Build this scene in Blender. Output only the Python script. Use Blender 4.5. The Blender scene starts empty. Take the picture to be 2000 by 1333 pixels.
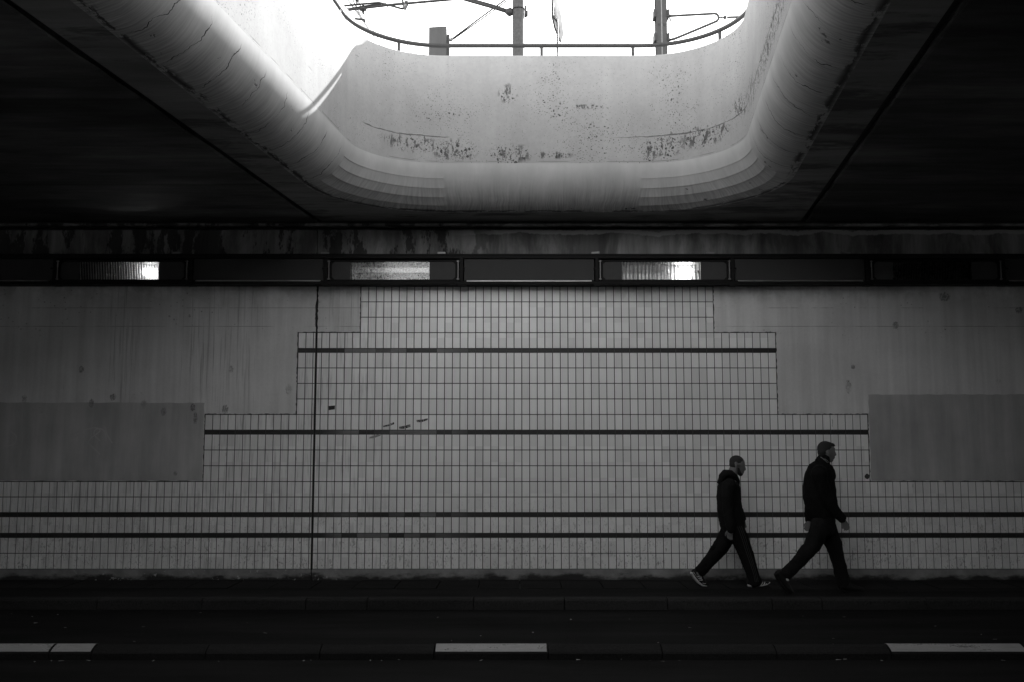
import bpy, bmesh, math, random
from mathutils import Vector, Matrix
from mathutils.bvhtree import BVHTree
random.seed(11)
R = math.radians
scn = bpy.context.scene
COL = scn.collection

# ------------------------------------------------------------------ camera, sky, sun, exposure
CAM_Z = 1.82
PITCH = math.atan(212 / 1944)
cam = bpy.data.cameras.new('camera')
cam.sensor_width = 36.0
cam.lens = 36.0 * 1944 / 2000
cam.clip_start = 0.05
cam.clip_end = 2000
camo = bpy.data.objects.new('camera', cam)
COL.objects.link(camo)
camo.location = (0, 0, CAM_Z)
camo.rotation_euler = (R(90) + PITCH, 0, 0)
scn.camera = camo

SUN = Vector((0.88, 1.87, 1.32)).normalized()          # direction towards the sun
world = bpy.data.worlds.new('World')
scn.world = world
world.use_nodes = True
wt = world.node_tree
wt.nodes.clear()
sky = wt.nodes.new('ShaderNodeTexSky')
sky.sky_type = 'NISHITA'
sky.sun_disc = False
sky.sun_elevation = math.asin(SUN.z)
sky.sun_rotation = math.atan2(SUN.x, SUN.y)
sky.air_density = 1.6
sky.dust_density = 0.2
bw = wt.nodes.new('ShaderNodeRGBToBW')                 # the photograph is black and white
bg = wt.nodes.new('ShaderNodeBackground')
bg.inputs[1].default_value = 0.12
wo = wt.nodes.new('ShaderNodeOutputWorld')
wt.links.new(sky.outputs[0], bw.inputs[0])
wt.links.new(bw.outputs[0], bg.inputs[0])
wt.links.new(bg.outputs[0], wo.inputs[0])

sun = bpy.data.lights.new('sun', 'SUN')
sun.energy = 2.0
sun.angle = R(0.53)
sun.color = (1, 1, 1)
suno = bpy.data.objects.new('sun', sun)
COL.objects.link(suno)
suno.location = SUN * 60
suno.rotation_euler = (-SUN).to_track_quat('-Z', 'Y').to_euler()

vs = scn.view_settings
vs.view_transform = 'Standard'
vs.look = 'None'
vs.gamma = 1.0
vs.exposure = 2.65
vs.use_curve_mapping = False
scn.cycles.use_denoising = True
scn.cycles.max_bounces = 8
scn.cycles.diffuse_bounces = 5
scn.cycles.glossy_bounces = 4
scn.cycles.transparent_max_bounces = 8
scn.cycles.sample_clamp_indirect = 6.0
scn.cycles.caustics_reflective = False
scn.cycles.caustics_refractive = False

# ------------------------------------------------------------------ layout of the place (metres)
WALL_Y = 13.3            # face of the tiled abutment wall
SOF = 4.85               # underside of the deck
RIM = 6.74               # top of the light well's upstand
FAR_Y = 12.03            # far face of the light well
NEAR_Y = -5.0             # near face of the light well, unseen, set back to let in more light
SKEW = 0.13              # the well runs skew to the road
LIP = 0.5                # radius of the rounded lower edge
ROAD_Z, PAVE_Z = 0.0, 0.12
SP, CP = math.sin(PITCH), math.cos(PITCH)

def at(u, v, Y):
    """point of the plane y = Y measured off the photograph (2000 x 1333)"""
    a = (u - 1000) / 1944; b = (666.5 - v) / 1944
    t = Y / (CP - b * SP)
    return Vector((a * t, Y, CAM_Z + (SP + b * CP) * t))

def mpp(Y):
    return Y * 1.008 / 1944

# ------------------------------------------------------------------ object helpers
def tag(o, label=None, cat=None, group=None, kind=None):
    if label: o['label'] = label
    if cat: o['category'] = cat
    if group: o['group'] = group
    if kind: o['kind'] = kind
    return o

def empty(name, loc, label=None, cat=None, group=None):
    o = bpy.data.objects.new(name, None)
    o.empty_display_size = 0.2
    COL.objects.link(o)
    o.location = loc
    return tag(o, label, cat, group)

def put(name, me, mat=None, parent=None):
    """link a mesh (world coordinates) as one object"""
    if isinstance(me, bmesh.types.BMesh):
        bm = me
        me = bpy.data.meshes.new(name)
        bm.normal_update()
        bm.to_mesh(me)
        bm.free()
    if mat and not me.materials:
        me.materials.append(mat)
    o = bpy.data.objects.new(name, me)
    COL.objects.link(o)
    if parent:
        o.parent = parent
        o.matrix_parent_inverse = parent_matrix(parent).inverted()
    return o

def parent_matrix(p):
    m = Matrix.LocRotScale(p.location, p.rotation_euler, p.scale)
    return (parent_matrix(p.parent) @ p.matrix_parent_inverse @ m) if p.parent else m

def smooth(o, on=True):
    for p in o.data.polygons:
        p.use_smooth = on
    return o

def box(bm, x0, x1, y0, y1, z0, z1, bevel=0.0, seg=1, mat=0):
    vs_ = [bm.verts.new((x, y, z)) for x in (x0, x1) for y in (y0, y1) for z in (z0, z1)]
    q = [(0, 1, 3, 2), (4, 6, 7, 5), (0, 4, 5, 1), (2, 3, 7, 6), (0, 2, 6, 4), (1, 5, 7, 3)]
    fs = [bm.faces.new([vs_[i] for i in f]) for f in q]
    for f in fs: f.material_index = mat
    if bevel:
        es = {e for f in fs for e in f.edges}
        bmesh.ops.bevel(bm, geom=list(es), offset=bevel, segments=seg, affect='EDGES', profile=0.5)
    return fs

def nbox(name, x0, x1, y0, y1, z0, z1, mat, parent=None, bevel=0.0, seg=1):
    bm = bmesh.new()
    box(bm, x0, x1, y0, y1, z0, z1, bevel, seg)
    return put(name, bm, mat, parent)

def tube(bm, pts, r, seg=8, caps=True):
    pts = [Vector(p) for p in pts]
    rad = r if isinstance(r, (list, tuple)) else [r] * len(pts)
    rings = []
    up = None
    for i, p in enumerate(pts):
        t = (pts[min(i + 1, len(pts) - 1)] - pts[max(i - 1, 0)]).normalized()
        if up is None:
            up = t.orthogonal().normalized()
        up = (up - t * up.dot(t)).normalized()
        s = t.cross(up)
        rings.append([bm.verts.new(p + (up * math.cos(k * 2 * math.pi / seg) + s * math.sin(k * 2 * math.pi / seg)) * rad[i]) for k in range(seg)])
    for a, b in zip(rings, rings[1:]):
        for k in range(seg):
            f = bm.faces.new((a[k], a[(k + 1) % seg], b[(k + 1) % seg], b[k]))
            f.smooth = True
    if caps:
        bm.faces.new(list(reversed(rings[0])))
        bm.faces.new(rings[-1])

def ntube(name, pts, r, mat, parent=None, seg=8):
    bm = bmesh.new()
    tube(bm, pts, r, seg)
    return put(name, bm, mat, parent)

def prism_xz(bm, poly, y0, y1):
    """polygon in the xz plane extruded from y0 (front) to y1"""
    a = [bm.verts.new((x, y0, z)) for x, z in poly]
    b = [bm.verts.new((x, y1, z)) for x, z in poly]
    n = len(poly)
    bm.faces.new(a)
    bm.faces.new(list(reversed(b)))
    for i in range(n):
        bm.faces.new((a[i], b[i], b[(i + 1) % n], a[(i + 1) % n]))
    bmesh.ops.recalc_face_normals(bm, faces=bm.faces[:])

# ------------------------------------------------------------------ material helpers
class NT:
    def __init__(s, name):
        s.m = bpy.data.materials.new(name)
        s.m.use_nodes = True
        s.t = s.m.node_tree
        s.t.nodes.clear()
        s.out = s.t.nodes.new('ShaderNodeOutputMaterial')
        s.pos = s.nd('ShaderNodeNewGeometry').outputs['Position']
    def nd(s, t, **k):
        n = s.t.nodes.new(t)
        for a, b in k.items(): setattr(n, a, b)
        return n
    def lk(s, v, sock):
        if isinstance(v, bpy.types.NodeSocket): s.t.links.new(v, sock)
        elif sock.type == 'RGBA' and not hasattr(v, '__len__'): sock.default_value = (v, v, v, 1)
        else: sock.default_value = v
    def mth(s, op, a, b=None, c=None, clamp=False):
        n = s.nd('ShaderNodeMath', operation=op, use_clamp=clamp)
        for i, v in enumerate((a, b, c)):
            if v is not None: s.lk(v, n.inputs[i])
        return n.outputs[0]
    def add(s, a, b): return s.mth('ADD', a, b)
    def sub(s, a, b): return s.mth('SUBTRACT', a, b)
    def mul(s, a, b): return s.mth('MULTIPLY', a, b)
    def mx(s, a, b): return s.mth('MAXIMUM', a, b)
    def mn(s, a, b): return s.mth('MINIMUM', a, b)
    def inv(s, a): return s.mth('SUBTRACT', 1.0, a)
    def ab(s, a): return s.mth('ABSOLUTE', a)
    def vmul(s, v, k):
        n = s.nd('ShaderNodeVectorMath', operation='MULTIPLY')
        s.lk(v, n.inputs[0]); n.inputs[1].default_value = k
        return n.outputs[0]
    def xyz(s, v=None):
        n = s.nd('ShaderNodeSeparateXYZ')
        s.lk(v if v is not None else s.pos, n.inputs[0])
        return n.outputs
    def comb(s, x, y, z):
        n = s.nd('ShaderNodeCombineXYZ')
        for i, v in enumerate((x, y, z)): s.lk(v, n.inputs[i])
        return n.outputs[0]
    def noise(s, scale, vec=None, stretch=None, detail=3.0, rough=0.55, dist=0.0):
        v = vec if vec is not None else s.pos
        if stretch: v = s.vmul(v, stretch)
        n = s.nd('ShaderNodeTexNoise')
        s.lk(v, n.inputs['Vector'])
        n.inputs['Scale'].default_value = scale
        n.inputs['Detail'].default_value = detail
        n.inputs['Roughness'].default_value = rough
        n.inputs['Distortion'].default_value = dist
        return n.outputs['Fac']
    def voro(s, scale, vec=None, feature='F1', rand=1.0, out='Distance'):
        n = s.nd('ShaderNodeTexVoronoi', feature=feature)
        s.lk(vec if vec is not None else s.pos, n.inputs['Vector'])
        n.inputs['Scale'].default_value = scale
        n.inputs['Randomness'].default_value = rand
        return n.outputs[out]
    def white(s, vec):
        n = s.nd('ShaderNodeTexWhiteNoise', noise_dimensions='3D')
        s.lk(vec, n.inputs['Vector'])
        return n.outputs['Value']
    def ss(s, x, lo, hi, a=0.0, b=1.0):
        n = s.nd('ShaderNodeMapRange', interpolation_type='SMOOTHSTEP')
        for k, v in zip(('Value', 'From Min', 'From Max', 'To Min', 'To Max'), (x, lo, hi, a, b)):
            s.lk(v, n.inputs[k])
        return n.outputs[0]
    def lin(s, x, lo, hi, a=0.0, b=1.0):
        n = s.nd('ShaderNodeMapRange')
        for k, v in zip(('Value', 'From Min', 'From Max', 'To Min', 'To Max'), (x, lo, hi, a, b)):
            s.lk(v, n.inputs[k])
        return n.outputs[0]
    def mix(s, f, a, b):
        n = s.nd('ShaderNodeMix', data_type='FLOAT')
        s.lk(f, n.inputs[0]); s.lk(a, n.inputs[2]); s.lk(b, n.inputs[3])
        return n.outputs[0]
    def spots(s, x, z, ells):
        """largest of several soft ellipses (cx, cz, rx, rz) in the plane x,z"""
        best = None
        for cx, cz, rx, rz in ells:
            dx = s.mul(s.sub(x, cx), 1 / rx); dz = s.mul(s.sub(z, cz), 1 / rz)
            d = s.add(s.mul(dx, dx), s.mul(dz, dz))
            m = s.ss(d, 1.0, 0.15)
            best = m if best is None else s.mx(best, m)
        return best
    def done(s, col, rough=0.85, metal=0.0, bump=None, bstr=0.3, bdist=0.01, spec=0.4, emit=None):
        p = s.nd('ShaderNodeBsdfPrincipled')
        s.lk(col, p.inputs['Base Color'])
        s.lk(rough, p.inputs['Roughness'])
        s.lk(metal, p.inputs['Metallic'])
        s.lk(spec, p.inputs['Specular IOR Level'])
        if bump is not None:
            b = s.nd('ShaderNodeBump')
            b.inputs['Strength'].default_value = bstr
            b.inputs['Distance'].default_value = bdist
            s.lk(bump, b.inputs['Height'])
            s.t.links.new(b.outputs[0], p.inputs['Normal'])
        s.t.links.new(p.outputs[0], s.out.inputs[0])
        return s.m

def m_simple(name, c, rough=0.6, metal=0.0, var=0.25, scale=6.0, bstr=0.0, stretch=None, spec=0.4):
    n = NT(name)
    k = n.noise(scale, detail=5, stretch=stretch)
    return n.done(n.mul(c, n.lin(k, 0.25, 0.75, 1 - var, 1 + var)), n.lin(k, 0.3, 0.7, rough - .08, rough + .08), metal,
                  bump=k if bstr else None, bstr=bstr, spec=spec)

MAT = {}
# light painted concrete of the light well (faces)
def pits(n, clus, scale=15.0):
    wv = n.nd('ShaderNodeVectorMath', operation='ADD')
    nt_ = n.nd('ShaderNodeTexNoise'); n.lk(n.pos, nt_.inputs['Vector']); nt_.inputs['Scale'].default_value = 22; nt_.inputs['Detail'].default_value = 3
    n.t.links.new(n.vmul(nt_.outputs['Color'], (.06, .06, .06)), wv.inputs[0]); n.t.links.new(n.pos, wv.inputs[1])
    d1 = n.voro(scale, wv.outputs[0]); d2 = n.voro(scale * 2.6, wv.outputs[0])
    a = n.mth('LESS_THAN', d1, n.lin(clus, 0.40, 0.80, -0.02, 0.26))
    b = n.mth('LESS_THAN', d2, n.lin(clus, 0.22, 0.80, -0.02, 0.34))
    return n.mx(a, n.mul(b, 0.75))

n = NT('well_concrete')
X, Y, Z = n.xyz()
mot = n.noise(1.3, detail=6, rough=0.6)
fine = n.noise(24, detail=4)
streak = n.noise(9, stretch=(1, 1, 0.06), detail=3)
clus = n.noise(1.1, detail=3, rough=0.7)
heavy = n.spots(X, Z, [(-1.25, 5.58, .40, .14), (-.72, 5.52, .36, .17), (.0, 5.47, .34, .15), (1.85, 5.54, .34, .16), (2.35, 5.6, .34, .17), (.5, 5.45, .3, .06),
                       (2.75, 5.75, .25, .2), (-.05, 6.24, .15, .16), (.95, 6.07, .36, .04), (1.7, 5.45, .1, .1)])
pit = pits(n, n.add(clus, n.mul(heavy, .30)))
stain = n.mul(heavy, n.ss(n.noise(16, stretch=(1, 1, .45), detail=3, rough=.65), .53, .61))
crk = n.sub(Z, n.add(5.655, n.mul(n.noise(2.6, stretch=(1, 1, .1), detail=7, rough=.7), .06)))
crack = n.mul(n.ss(n.ab(crk), n.lin(n.noise(6, stretch=(1, 1, .1), detail=3), .35, .65, .003, .016), .001), n.mx(n.mx(n.mul(n.ss(X, -.76, -.84), n.ss(X, -1.80, -1.72)), n.mul(n.ss(X, 1.2, 1.5), n.ss(X, 2.82, 2.74))), n.ss(n.noise(1.4, stretch=(1, 1, 0), detail=1), .6, .68)))
crk2 = n.mul(n.ss(n.ab(n.sub(Z, 5.372)), .006, .002), n.ss(n.noise(2.3, stretch=(1, 1, 0), detail=2), .45, .55))
form = n.mul(n.ss(n.ab(n.sub(X, -.80)), .007, .002), .35)
dark = n.mx(n.mx(pit, n.mul(stain, .9)), n.mx(n.mul(crack, .9), n.mul(crk2, .5)))
col = n.mul(n.mul(.335, n.lin(mot, .3, .7, .88, 1.1)), n.mul(n.lin(streak, .3, .7, .97, 1.03), n.lin(fine, .3, .7, .96, 1.04)))
col = n.mix(form, col, .3)
MAT['well'] = n.done(n.mix(dark, col, .07), .9, bump=n.sub(n.mul(fine, .3), n.mul(dark, 1.0)), bstr=.5, bdist=.008, spec=.25)

# the rounded lower edge: streaked across its length, cracked, dark stained at the bottom (uv: metres along, 0..1 around)
def lip_mat(name, cracks):
    n = NT(name)
    uv = n.nd('ShaderNodeUVMap').outputs[0]
    U, V, _ = n.xyz(uv)
    warp = n.noise(1.2, vec=n.comb(U, n.mul(V, .8), 0), detail=3)
    Uw = n.add(U, n.mul(n.sub(warp, .5), .25))
    lines = n.noise(38, vec=n.comb(Uw, n.mul(V, .035), 0), detail=4, rough=.65)
    broad = n.noise(3.0, vec=n.comb(Uw, n.mul(V, .35), 0), detail=4, rough=.6)
    edge = n.ss(V, .10, .9)                                        # towards the soffit
    c = n.mul(.51, n.lin(broad, .3, .7, .86, 1.1))  # base colour lighter than the faces, standing in for bounced light on the lip
    c = n.mul(c, n.lin(n.mul(n.sub(.5, lines), edge), -.2, .25, 1.15, .42))
    k = n.noise(2.2, vec=n.comb(n.mul(U, .5), n.mul(V, .9), 3.3), detail=4, rough=.6)
    t = n.mth('FRACT', n.add(n.mul(U, 1.75), n.mul(n.sub(k, .5), .75)))
    wdt = n.lin(n.noise(4, vec=n.comb(n.mul(U, .3), V, 9.1), detail=2), .3, .7, .0, .014)
    crack = n.mul(n.mth('LESS_THAN', n.ab(n.sub(t, .5)), wdt), n.mul(n.ss(V, .12, .25), n.ss(V, .95, .7)))
    if not cracks: crack = n.mul(crack, 0.0)
    blots = n.mul(n.ss(n.noise(5, vec=n.comb(U, n.mul(V, .9), 1.7), detail=4, rough=.6), .68, .72), n.ss(V, .2, .4))
    bn = n.noise(2.6, vec=n.comb(U, n.mul(V, 2.2), 5.0), detail=7, rough=.72)
    bot = n.mul(n.ss(n.ab(n.sub(V, n.add(.94, n.mul(n.sub(warp, .5), .12)))), .09, .0), n.ss(n.add(bn, n.mul(n.ss(V, .86, .95), .06)), .50, .56))
    dark = n.mx(n.mx(crack, n.mul(blots, .75 if cracks else .9)), n.mul(bot, .92))
    c = n.mix(dark, c, .035)
    return n.done(c, .88, bump=n.sub(n.mul(lines, .25), dark), bstr=.45, bdist=.008, spec=.25)
MAT['lip_cracked'] = lip_mat('lip_concrete_cracked', True)
MAT['lip_far'] = lip_mat('lip_concrete', False)

# sooty underside
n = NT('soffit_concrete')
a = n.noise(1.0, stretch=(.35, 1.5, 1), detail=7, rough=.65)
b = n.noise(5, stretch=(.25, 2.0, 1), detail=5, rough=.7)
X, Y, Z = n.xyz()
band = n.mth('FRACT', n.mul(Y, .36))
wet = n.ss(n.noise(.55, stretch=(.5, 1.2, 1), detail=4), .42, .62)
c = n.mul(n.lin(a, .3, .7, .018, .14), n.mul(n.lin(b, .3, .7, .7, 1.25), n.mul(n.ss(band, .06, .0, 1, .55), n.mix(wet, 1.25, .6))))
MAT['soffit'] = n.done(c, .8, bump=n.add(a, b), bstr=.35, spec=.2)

SMUDGE = [(120, 755, 7, 10), (159, 722, 6, 10), (221, 776, 8, 9), (260, 776, 6, 9), (48, 779, 6, 10), (106, 771, 5, 8), (80, 802, 7, 9), (65, 803, 4, 7), (179, 788, 6, 11),
          (281, 790, 7, 12), (320, 804, 7, 11), (377, 796, 6, 10), (382, 817, 5, 16), (564, 761, 8, 14), (451, 722, 6, 9), (440, 800, 8, 12), (343, 925, 5, 6),
          (1657, 756, 7, 18), (1749, 636, 7, 10), (1845, 580, 14, 12), (1990, 606, 9, 9), (1951, 745, 6, 9), (1666, 717, 5, 6)]
def smudges(n, X, Z):
    e = []
    for u, v, ru, rv in SMUDGE:
        p = at(u, v, WALL_Y); e.append((p.x, p.z, ru * mpp(WALL_Y) * 1.25, rv * mpp(WALL_Y) * 1.15))
    m = n.spots(X, Z, e)
    return n.ss(n.add(n.mul(m, .34), n.noise(48, stretch=(1, 1, .6), detail=6, rough=.85)), .72, .90)

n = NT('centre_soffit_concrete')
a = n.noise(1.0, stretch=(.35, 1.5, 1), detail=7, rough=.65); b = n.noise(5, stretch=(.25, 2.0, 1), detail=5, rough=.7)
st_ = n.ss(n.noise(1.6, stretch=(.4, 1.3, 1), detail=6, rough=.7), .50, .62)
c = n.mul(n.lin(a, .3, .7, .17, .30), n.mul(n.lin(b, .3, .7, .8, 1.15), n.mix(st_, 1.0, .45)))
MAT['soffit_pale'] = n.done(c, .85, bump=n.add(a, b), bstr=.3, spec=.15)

# plaster bands either side of the tiles
n = NT('wall_plaster')
X, Y, Z = n.xyz()
mot = n.noise(.9, detail=5, rough=.6)
streak = n.noise(7, stretch=(1, 1, .05), detail=5, rough=.6)
fine = n.noise(30, detail=3)
smk = n.mth('LESS_THAN', n.voro(1.9), n.lin(n.noise(2.4, detail=4, rough=.75), .45, .75, .0, .11))
smd = n.ss(n.noise(45, detail=3), .45, .6)
pour = n.mul(n.ss(n.ab(n.sub(Z, n.add(3.465, n.mul(n.noise(3), .006)))), .006, .002), n.ss(n.noise(1.2, stretch=(1, 1, 0)), .4, .55))
pour2 = n.mul(n.ss(n.ab(n.sub(Z, 3.72)), .006, .002), n.ss(n.noise(1.7, stretch=(1, 1, 0), detail=4), .48, .55))
topdirt = n.mul(n.ss(Z, 3.60, 4.08), n.ss(n.noise(3.5, detail=6, rough=.7), .42, .66))
pk = n.mul(n.mth('LESS_THAN', n.voro(13), n.lin(n.noise(1.7), .38, .75, 0, .22)), n.ss(Z, 3.0, 3.9))
dzone = n.spots(X, Z, [(-5.25, 3.5, .28, 1.6), (-3.55, 3.7, .30, 1.7), (-4.1, 3.2, .5, 1.3), (-2.3, 3.8, .35, .5)])
drip = n.mul(dzone, n.ss(n.noise(34, stretch=(1, 1, .025), detail=4, rough=.6), .50, .66))
smg = smudges(n, X, Z)
dark = n.mx(n.mx(n.mul(smk, n.mul(smd, .8)), n.mul(n.mx(pour, pour2), .55)), n.mx(n.mx(n.mul(topdirt, .38), n.mul(drip, .42)), n.mx(n.mul(pk, .6), n.mul(n.mul(smg, n.ss(n.noise(2.0), .3, .6)), .75))))
c = n.mul(.66, n.mul(n.lin(mot, .3, .7, .86, 1.08), n.lin(streak, .3, .7, .84, 1.10)))
c = n.mul(c, n.lin(fine, .3, .7, .97, 1.03))
MAT['plaster'] = n.done(n.mix(dark, c, .08), .75, bump=n.add(n.mul(fine, .3), n.mul(mot, .7)), bstr=.15, spec=.3)

n = NT('overpaint')            # the greyer repainted rectangles over old graffiti
X, Y, Z = n.xyz()
mot = n.noise(1.6, detail=5); st = n.noise(8, stretch=(1, 1, .05), detail=4)
smg = smudges(n, X, Z)
smk = n.mul(n.mth('LESS_THAN', n.voro(2.1), n.lin(n.noise(2.4, detail=4, rough=.75), .48, .75, .0, .10)), n.ss(n.noise(45, detail=3), .42, .58))
roll = n.noise(2.2, stretch=(2.4, 1, .5), detail=4, rough=.6)
c = n.mul(n.mul(.44, n.lin(roll, .3, .7, .88, 1.1)), n.mul(n.lin(mot, .3, .7, .86, 1.08), n.lin(st, .3, .7, .88, 1.08)))
MAT['overpaint'] = n.done(n.mix(n.mx(n.mul(smk, .5), n.mul(n.mul(smg, n.ss(n.noise(2.0), .3, .6)), .75)), c, .06), .7, spec=.3)
MAT['ghost'] = m_simple('faded_graffiti', .46, .7, var=.12)

# glazed wall tiles: one shade per tile, scuffs towards the foot, drips near the movement joint
def tile_mat(name, base, worn):
    n = NT(name)
    X, Y, Z = n.xyz()
    cell = n.comb(n.mth('FLOOR', n.mul(n.add(X, 2.04), 1 / .1034)), 0, n.mth('FLOOR', n.mul(Z, 4.83)))
    w = n.white(cell)
    mot = n.noise(1.1, detail=4)
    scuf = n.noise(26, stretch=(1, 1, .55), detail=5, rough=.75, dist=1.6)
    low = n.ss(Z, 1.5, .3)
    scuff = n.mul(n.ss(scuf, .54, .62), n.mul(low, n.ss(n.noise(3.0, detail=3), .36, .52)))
    drip = n.mul(n.ss(n.noise(30, stretch=(1, 1, .07), detail=3), .50, .70), n.ss(X, -.9, -2.4))
    soot = n.mul(n.ss(Z, 3.74, 3.98), n.mul(n.ss(n.noise(6, detail=6, rough=.7), .36, .6), n.ss(n.noise(.9, stretch=(1, 0, 0), detail=1), .42, .6)))
    gx = n.ab(n.sub(n.mth('FRACT', n.add(n.mul(n.add(X, 2.04), 1 / .1034), .5)), .5))
    nick = n.mul(n.ss(gx, .13, .02), n.ss(n.noise(5.5, stretch=(1, 1, .45), detail=5, rough=.7), .62, .70))
    blk = n.mul(n.mth('LESS_THAN', n.voro(2.6), n.lin(n.noise(2.2, detail=3), .5, .75, 0, .07)), n.ss(n.noise(50), .42, .55))
    if worn:
        wornx = n.mul(n.ss(X, -2.6, -2.2), n.ss(X, -.3, -1.1))
        fw = n.mul(wornx, n.ss(n.white(n.comb(n.mth('FLOOR', n.mul(n.add(X, 2.04), 1 / .2068)), 0, n.mth('FLOOR', n.mul(Z, 9)))), .25, .9))
        c = n.mix(fw, base, .16)
        c = n.mul(c, n.lin(n.noise(20, stretch=(.2, 1, 2), detail=4), .3, .7, .8, 1.2))
        return n.done(c, .35, bump=n.noise(14), bstr=.05, spec=.4)
    c = n.mul(base, n.mul(n.lin(w, 0, 1, .89, 1.04), n.lin(mot, .3, .7, .96, 1.04)))
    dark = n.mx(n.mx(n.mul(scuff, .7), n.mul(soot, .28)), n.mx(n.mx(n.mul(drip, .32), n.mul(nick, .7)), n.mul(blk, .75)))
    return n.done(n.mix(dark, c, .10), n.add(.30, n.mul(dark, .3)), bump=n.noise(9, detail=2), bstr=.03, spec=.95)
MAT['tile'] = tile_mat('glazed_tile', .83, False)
MAT['tile_dark'] = tile_mat('dark_glazed_tile', .035, True)
MAT['grout'] = m_simple('grout', .07, .9, var=.3, scale=14)
MAT['sealant'] = m_simple('joint_sealant', .010, .8, var=.3, scale=14)

n = NT('plinth_concrete')
X, Y, Z = n.xyz()
a = n.noise(3, detail=7, rough=.7); b = n.noise(5, stretch=(.6, 1, 1.4), detail=6, rough=.65)
moss = n.ss(n.add(n.mul(n.sub(.26, Z), 4.5), n.mul(n.sub(b, .5), 1.3)), .22, .56)
flake = n.mul(n.ss(n.noise(11, detail=5, rough=.7), .60, .64), n.mul(n.ss(X, -6.2, -5.4), n.ss(X, -1.8, -2.6)))
c = n.mix(moss, n.lin(a, .3, .7, .14, .30), .03)
MAT['plinth'] = n.done(n.mix(n.mul(flake, .8), c, .42), .9, bump=n.add(a, b), bstr=.5, spec=.2)

n = NT('abutment_concrete')    # the stained strip over the lamps
X, Y, Z = n.xyz()
run = n.noise(5, stretch=(1, 1, .10), detail=5, rough=.65)
run2 = n.noise(2.3, stretch=(1, 1, .28), detail=6, rough=.7, dist=.5)
lime = n.mul(n.ss(n.ab(n.sub(Z, n.add(4.755, n.mul(n.sub(n.noise(1.8, stretch=(1, 1, .1), detail=6, rough=.65), .5), .22)))), .04, .02), n.ss(X, -.9, -.3))
c = n.mul(n.lin(run, .3, .7, .12, .30), n.ss(run2, .38, .62, .55, 1.15))
blob = n.mul(n.ss(n.noise(3.4, stretch=(1, 1, .35), detail=5, rough=.7), .50, .55), n.ss(X, .0, -.8))
c = n.mix(n.mul(blob, .8), n.mix(n.mul(lime, .85), c, .42), .012)
MAT['abut'] = n.done(c, .85, bump=n.add(run, run2), bstr=.3, spec=.25)
MAT['sooty'] = m_simple('sooty_concrete', .06, .9, var=.35, scale=2.0, bstr=.3)
MAT['rough_wall'] = m_simple('rough_concrete', .16, .9, var=.35, scale=2.5, bstr=.3)

# road, pavement, stone
def ground_mat(name, lo, hi, grit=140, gl=.3, spec=.25):
    n = NT(name)
    a = n.noise(1.1, stretch=(.25, 1.4, 1), detail=6, rough=.65)
    g = n.noise(grit, detail=2); v = n.voro(grit * .8)
    c = n.mul(n.lin(a, .3, .7, lo, hi), n.add(n.lin(g, .3, .7, 1 - gl, 1 + gl), n.mul(n.mth('LESS_THAN', v, .16), .9)))
    return n.done(c, n.lin(a, .3, .7, .92, .75), bump=n.add(n.mul(g, .6), n.mul(v, .5)), bstr=.5, bdist=.006, spec=spec * .2)
MAT['road'] = ground_mat('asphalt', .006, .012)
MAT['path'] = ground_mat('pavement_asphalt', .006, .012)
MAT['flag'] = ground_mat('paving_flag', .010, .018, 60)
MAT['kerb'] = ground_mat('kerb_granite', .018, .034, 85, .45)
MAT['kerb_near'] = ground_mat('kerb_concrete', .010, .018, 70, .3)
n = NT('worn_white_paint')
a = n.noise(6, stretch=(.4, 2, 1), detail=6, rough=.7); b = n.noise(60, detail=3)
c = n.mul(.27, n.lin(a, .3, .7, .75, 1.15))
MAT['paint'] = n.done(n.mix(n.ss(n.add(a, n.mul(b, .4)), .76, .88), c, .08), .7, bump=b, bstr=.2, spec=.3)
MAT['bounce_paving'] = ground_mat('bounce_paving_pale', .13, .18, 40)
MAT['terrain'] = ground_mat('trackside_gravel', .10, .20, 30)
MAT['deck_top'] = m_simple('deck_concrete', .22, .9, var=.3, scale=1.5)

MAT['dark_steel'] = m_simple('dark_painted_steel', .012, .6, .0, var=.3, scale=9, spec=.10)
MAT['rail_steel'] = m_simple('handrail_paint', .04, .5, .0, var=.25, scale=12, spec=.4)
MAT['galv'] = m_simple('galvanised_steel', .20, .5, .6, var=.25, scale=14)
MAT['pole'] = m_simple('weathered_mast', .075, .75, var=.3, scale=18, spec=.3)
MAT['mast_grey'] = m_simple('grey_mast_paint', .05, .6, var=.2, scale=8)
MAT['black_gear'] = m_simple('black_insulator', .03, .5, var=.2)
MAT['wire'] = m_simple('copper_wire', .035, .5, var=.1)
MAT['sign_face'] = m_simple('sign_paint', .045, .5, var=.06)
MAT['sign_print'] = m_simple('sign_print', .022, .5, var=.1)
MAT['post_concrete'] = m_simple('post_concrete', .085, .85, var=.18, scale=7, stretch=(1, 1, .2), bstr=.2)
MAT['panel'] = m_simple('grey_panel_paint', .05, .6, .0, var=.10, scale=3, stretch=(1, 1, .3), spec=.12)
MAT['panel_lip'] = m_simple('bare_aluminium', .75, .38, .9, var=.1)
MAT['clip'] = m_simple('worn_zinc', .30, .5, .7, var=.2, scale=20)
MAT['lamp_plate'] = m_simple('lamp_plate_paint', .055, .6, .0, var=.12, spec=.12)

# ------------------------------------------------------------------ ground, road, pavement
bm = bmesh.new()
box(bm, -200, 200, 6.2, 11.67, -.4, ROAD_Z)
tag(put('road', bm, MAT['road']), kind='structure')

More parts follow.
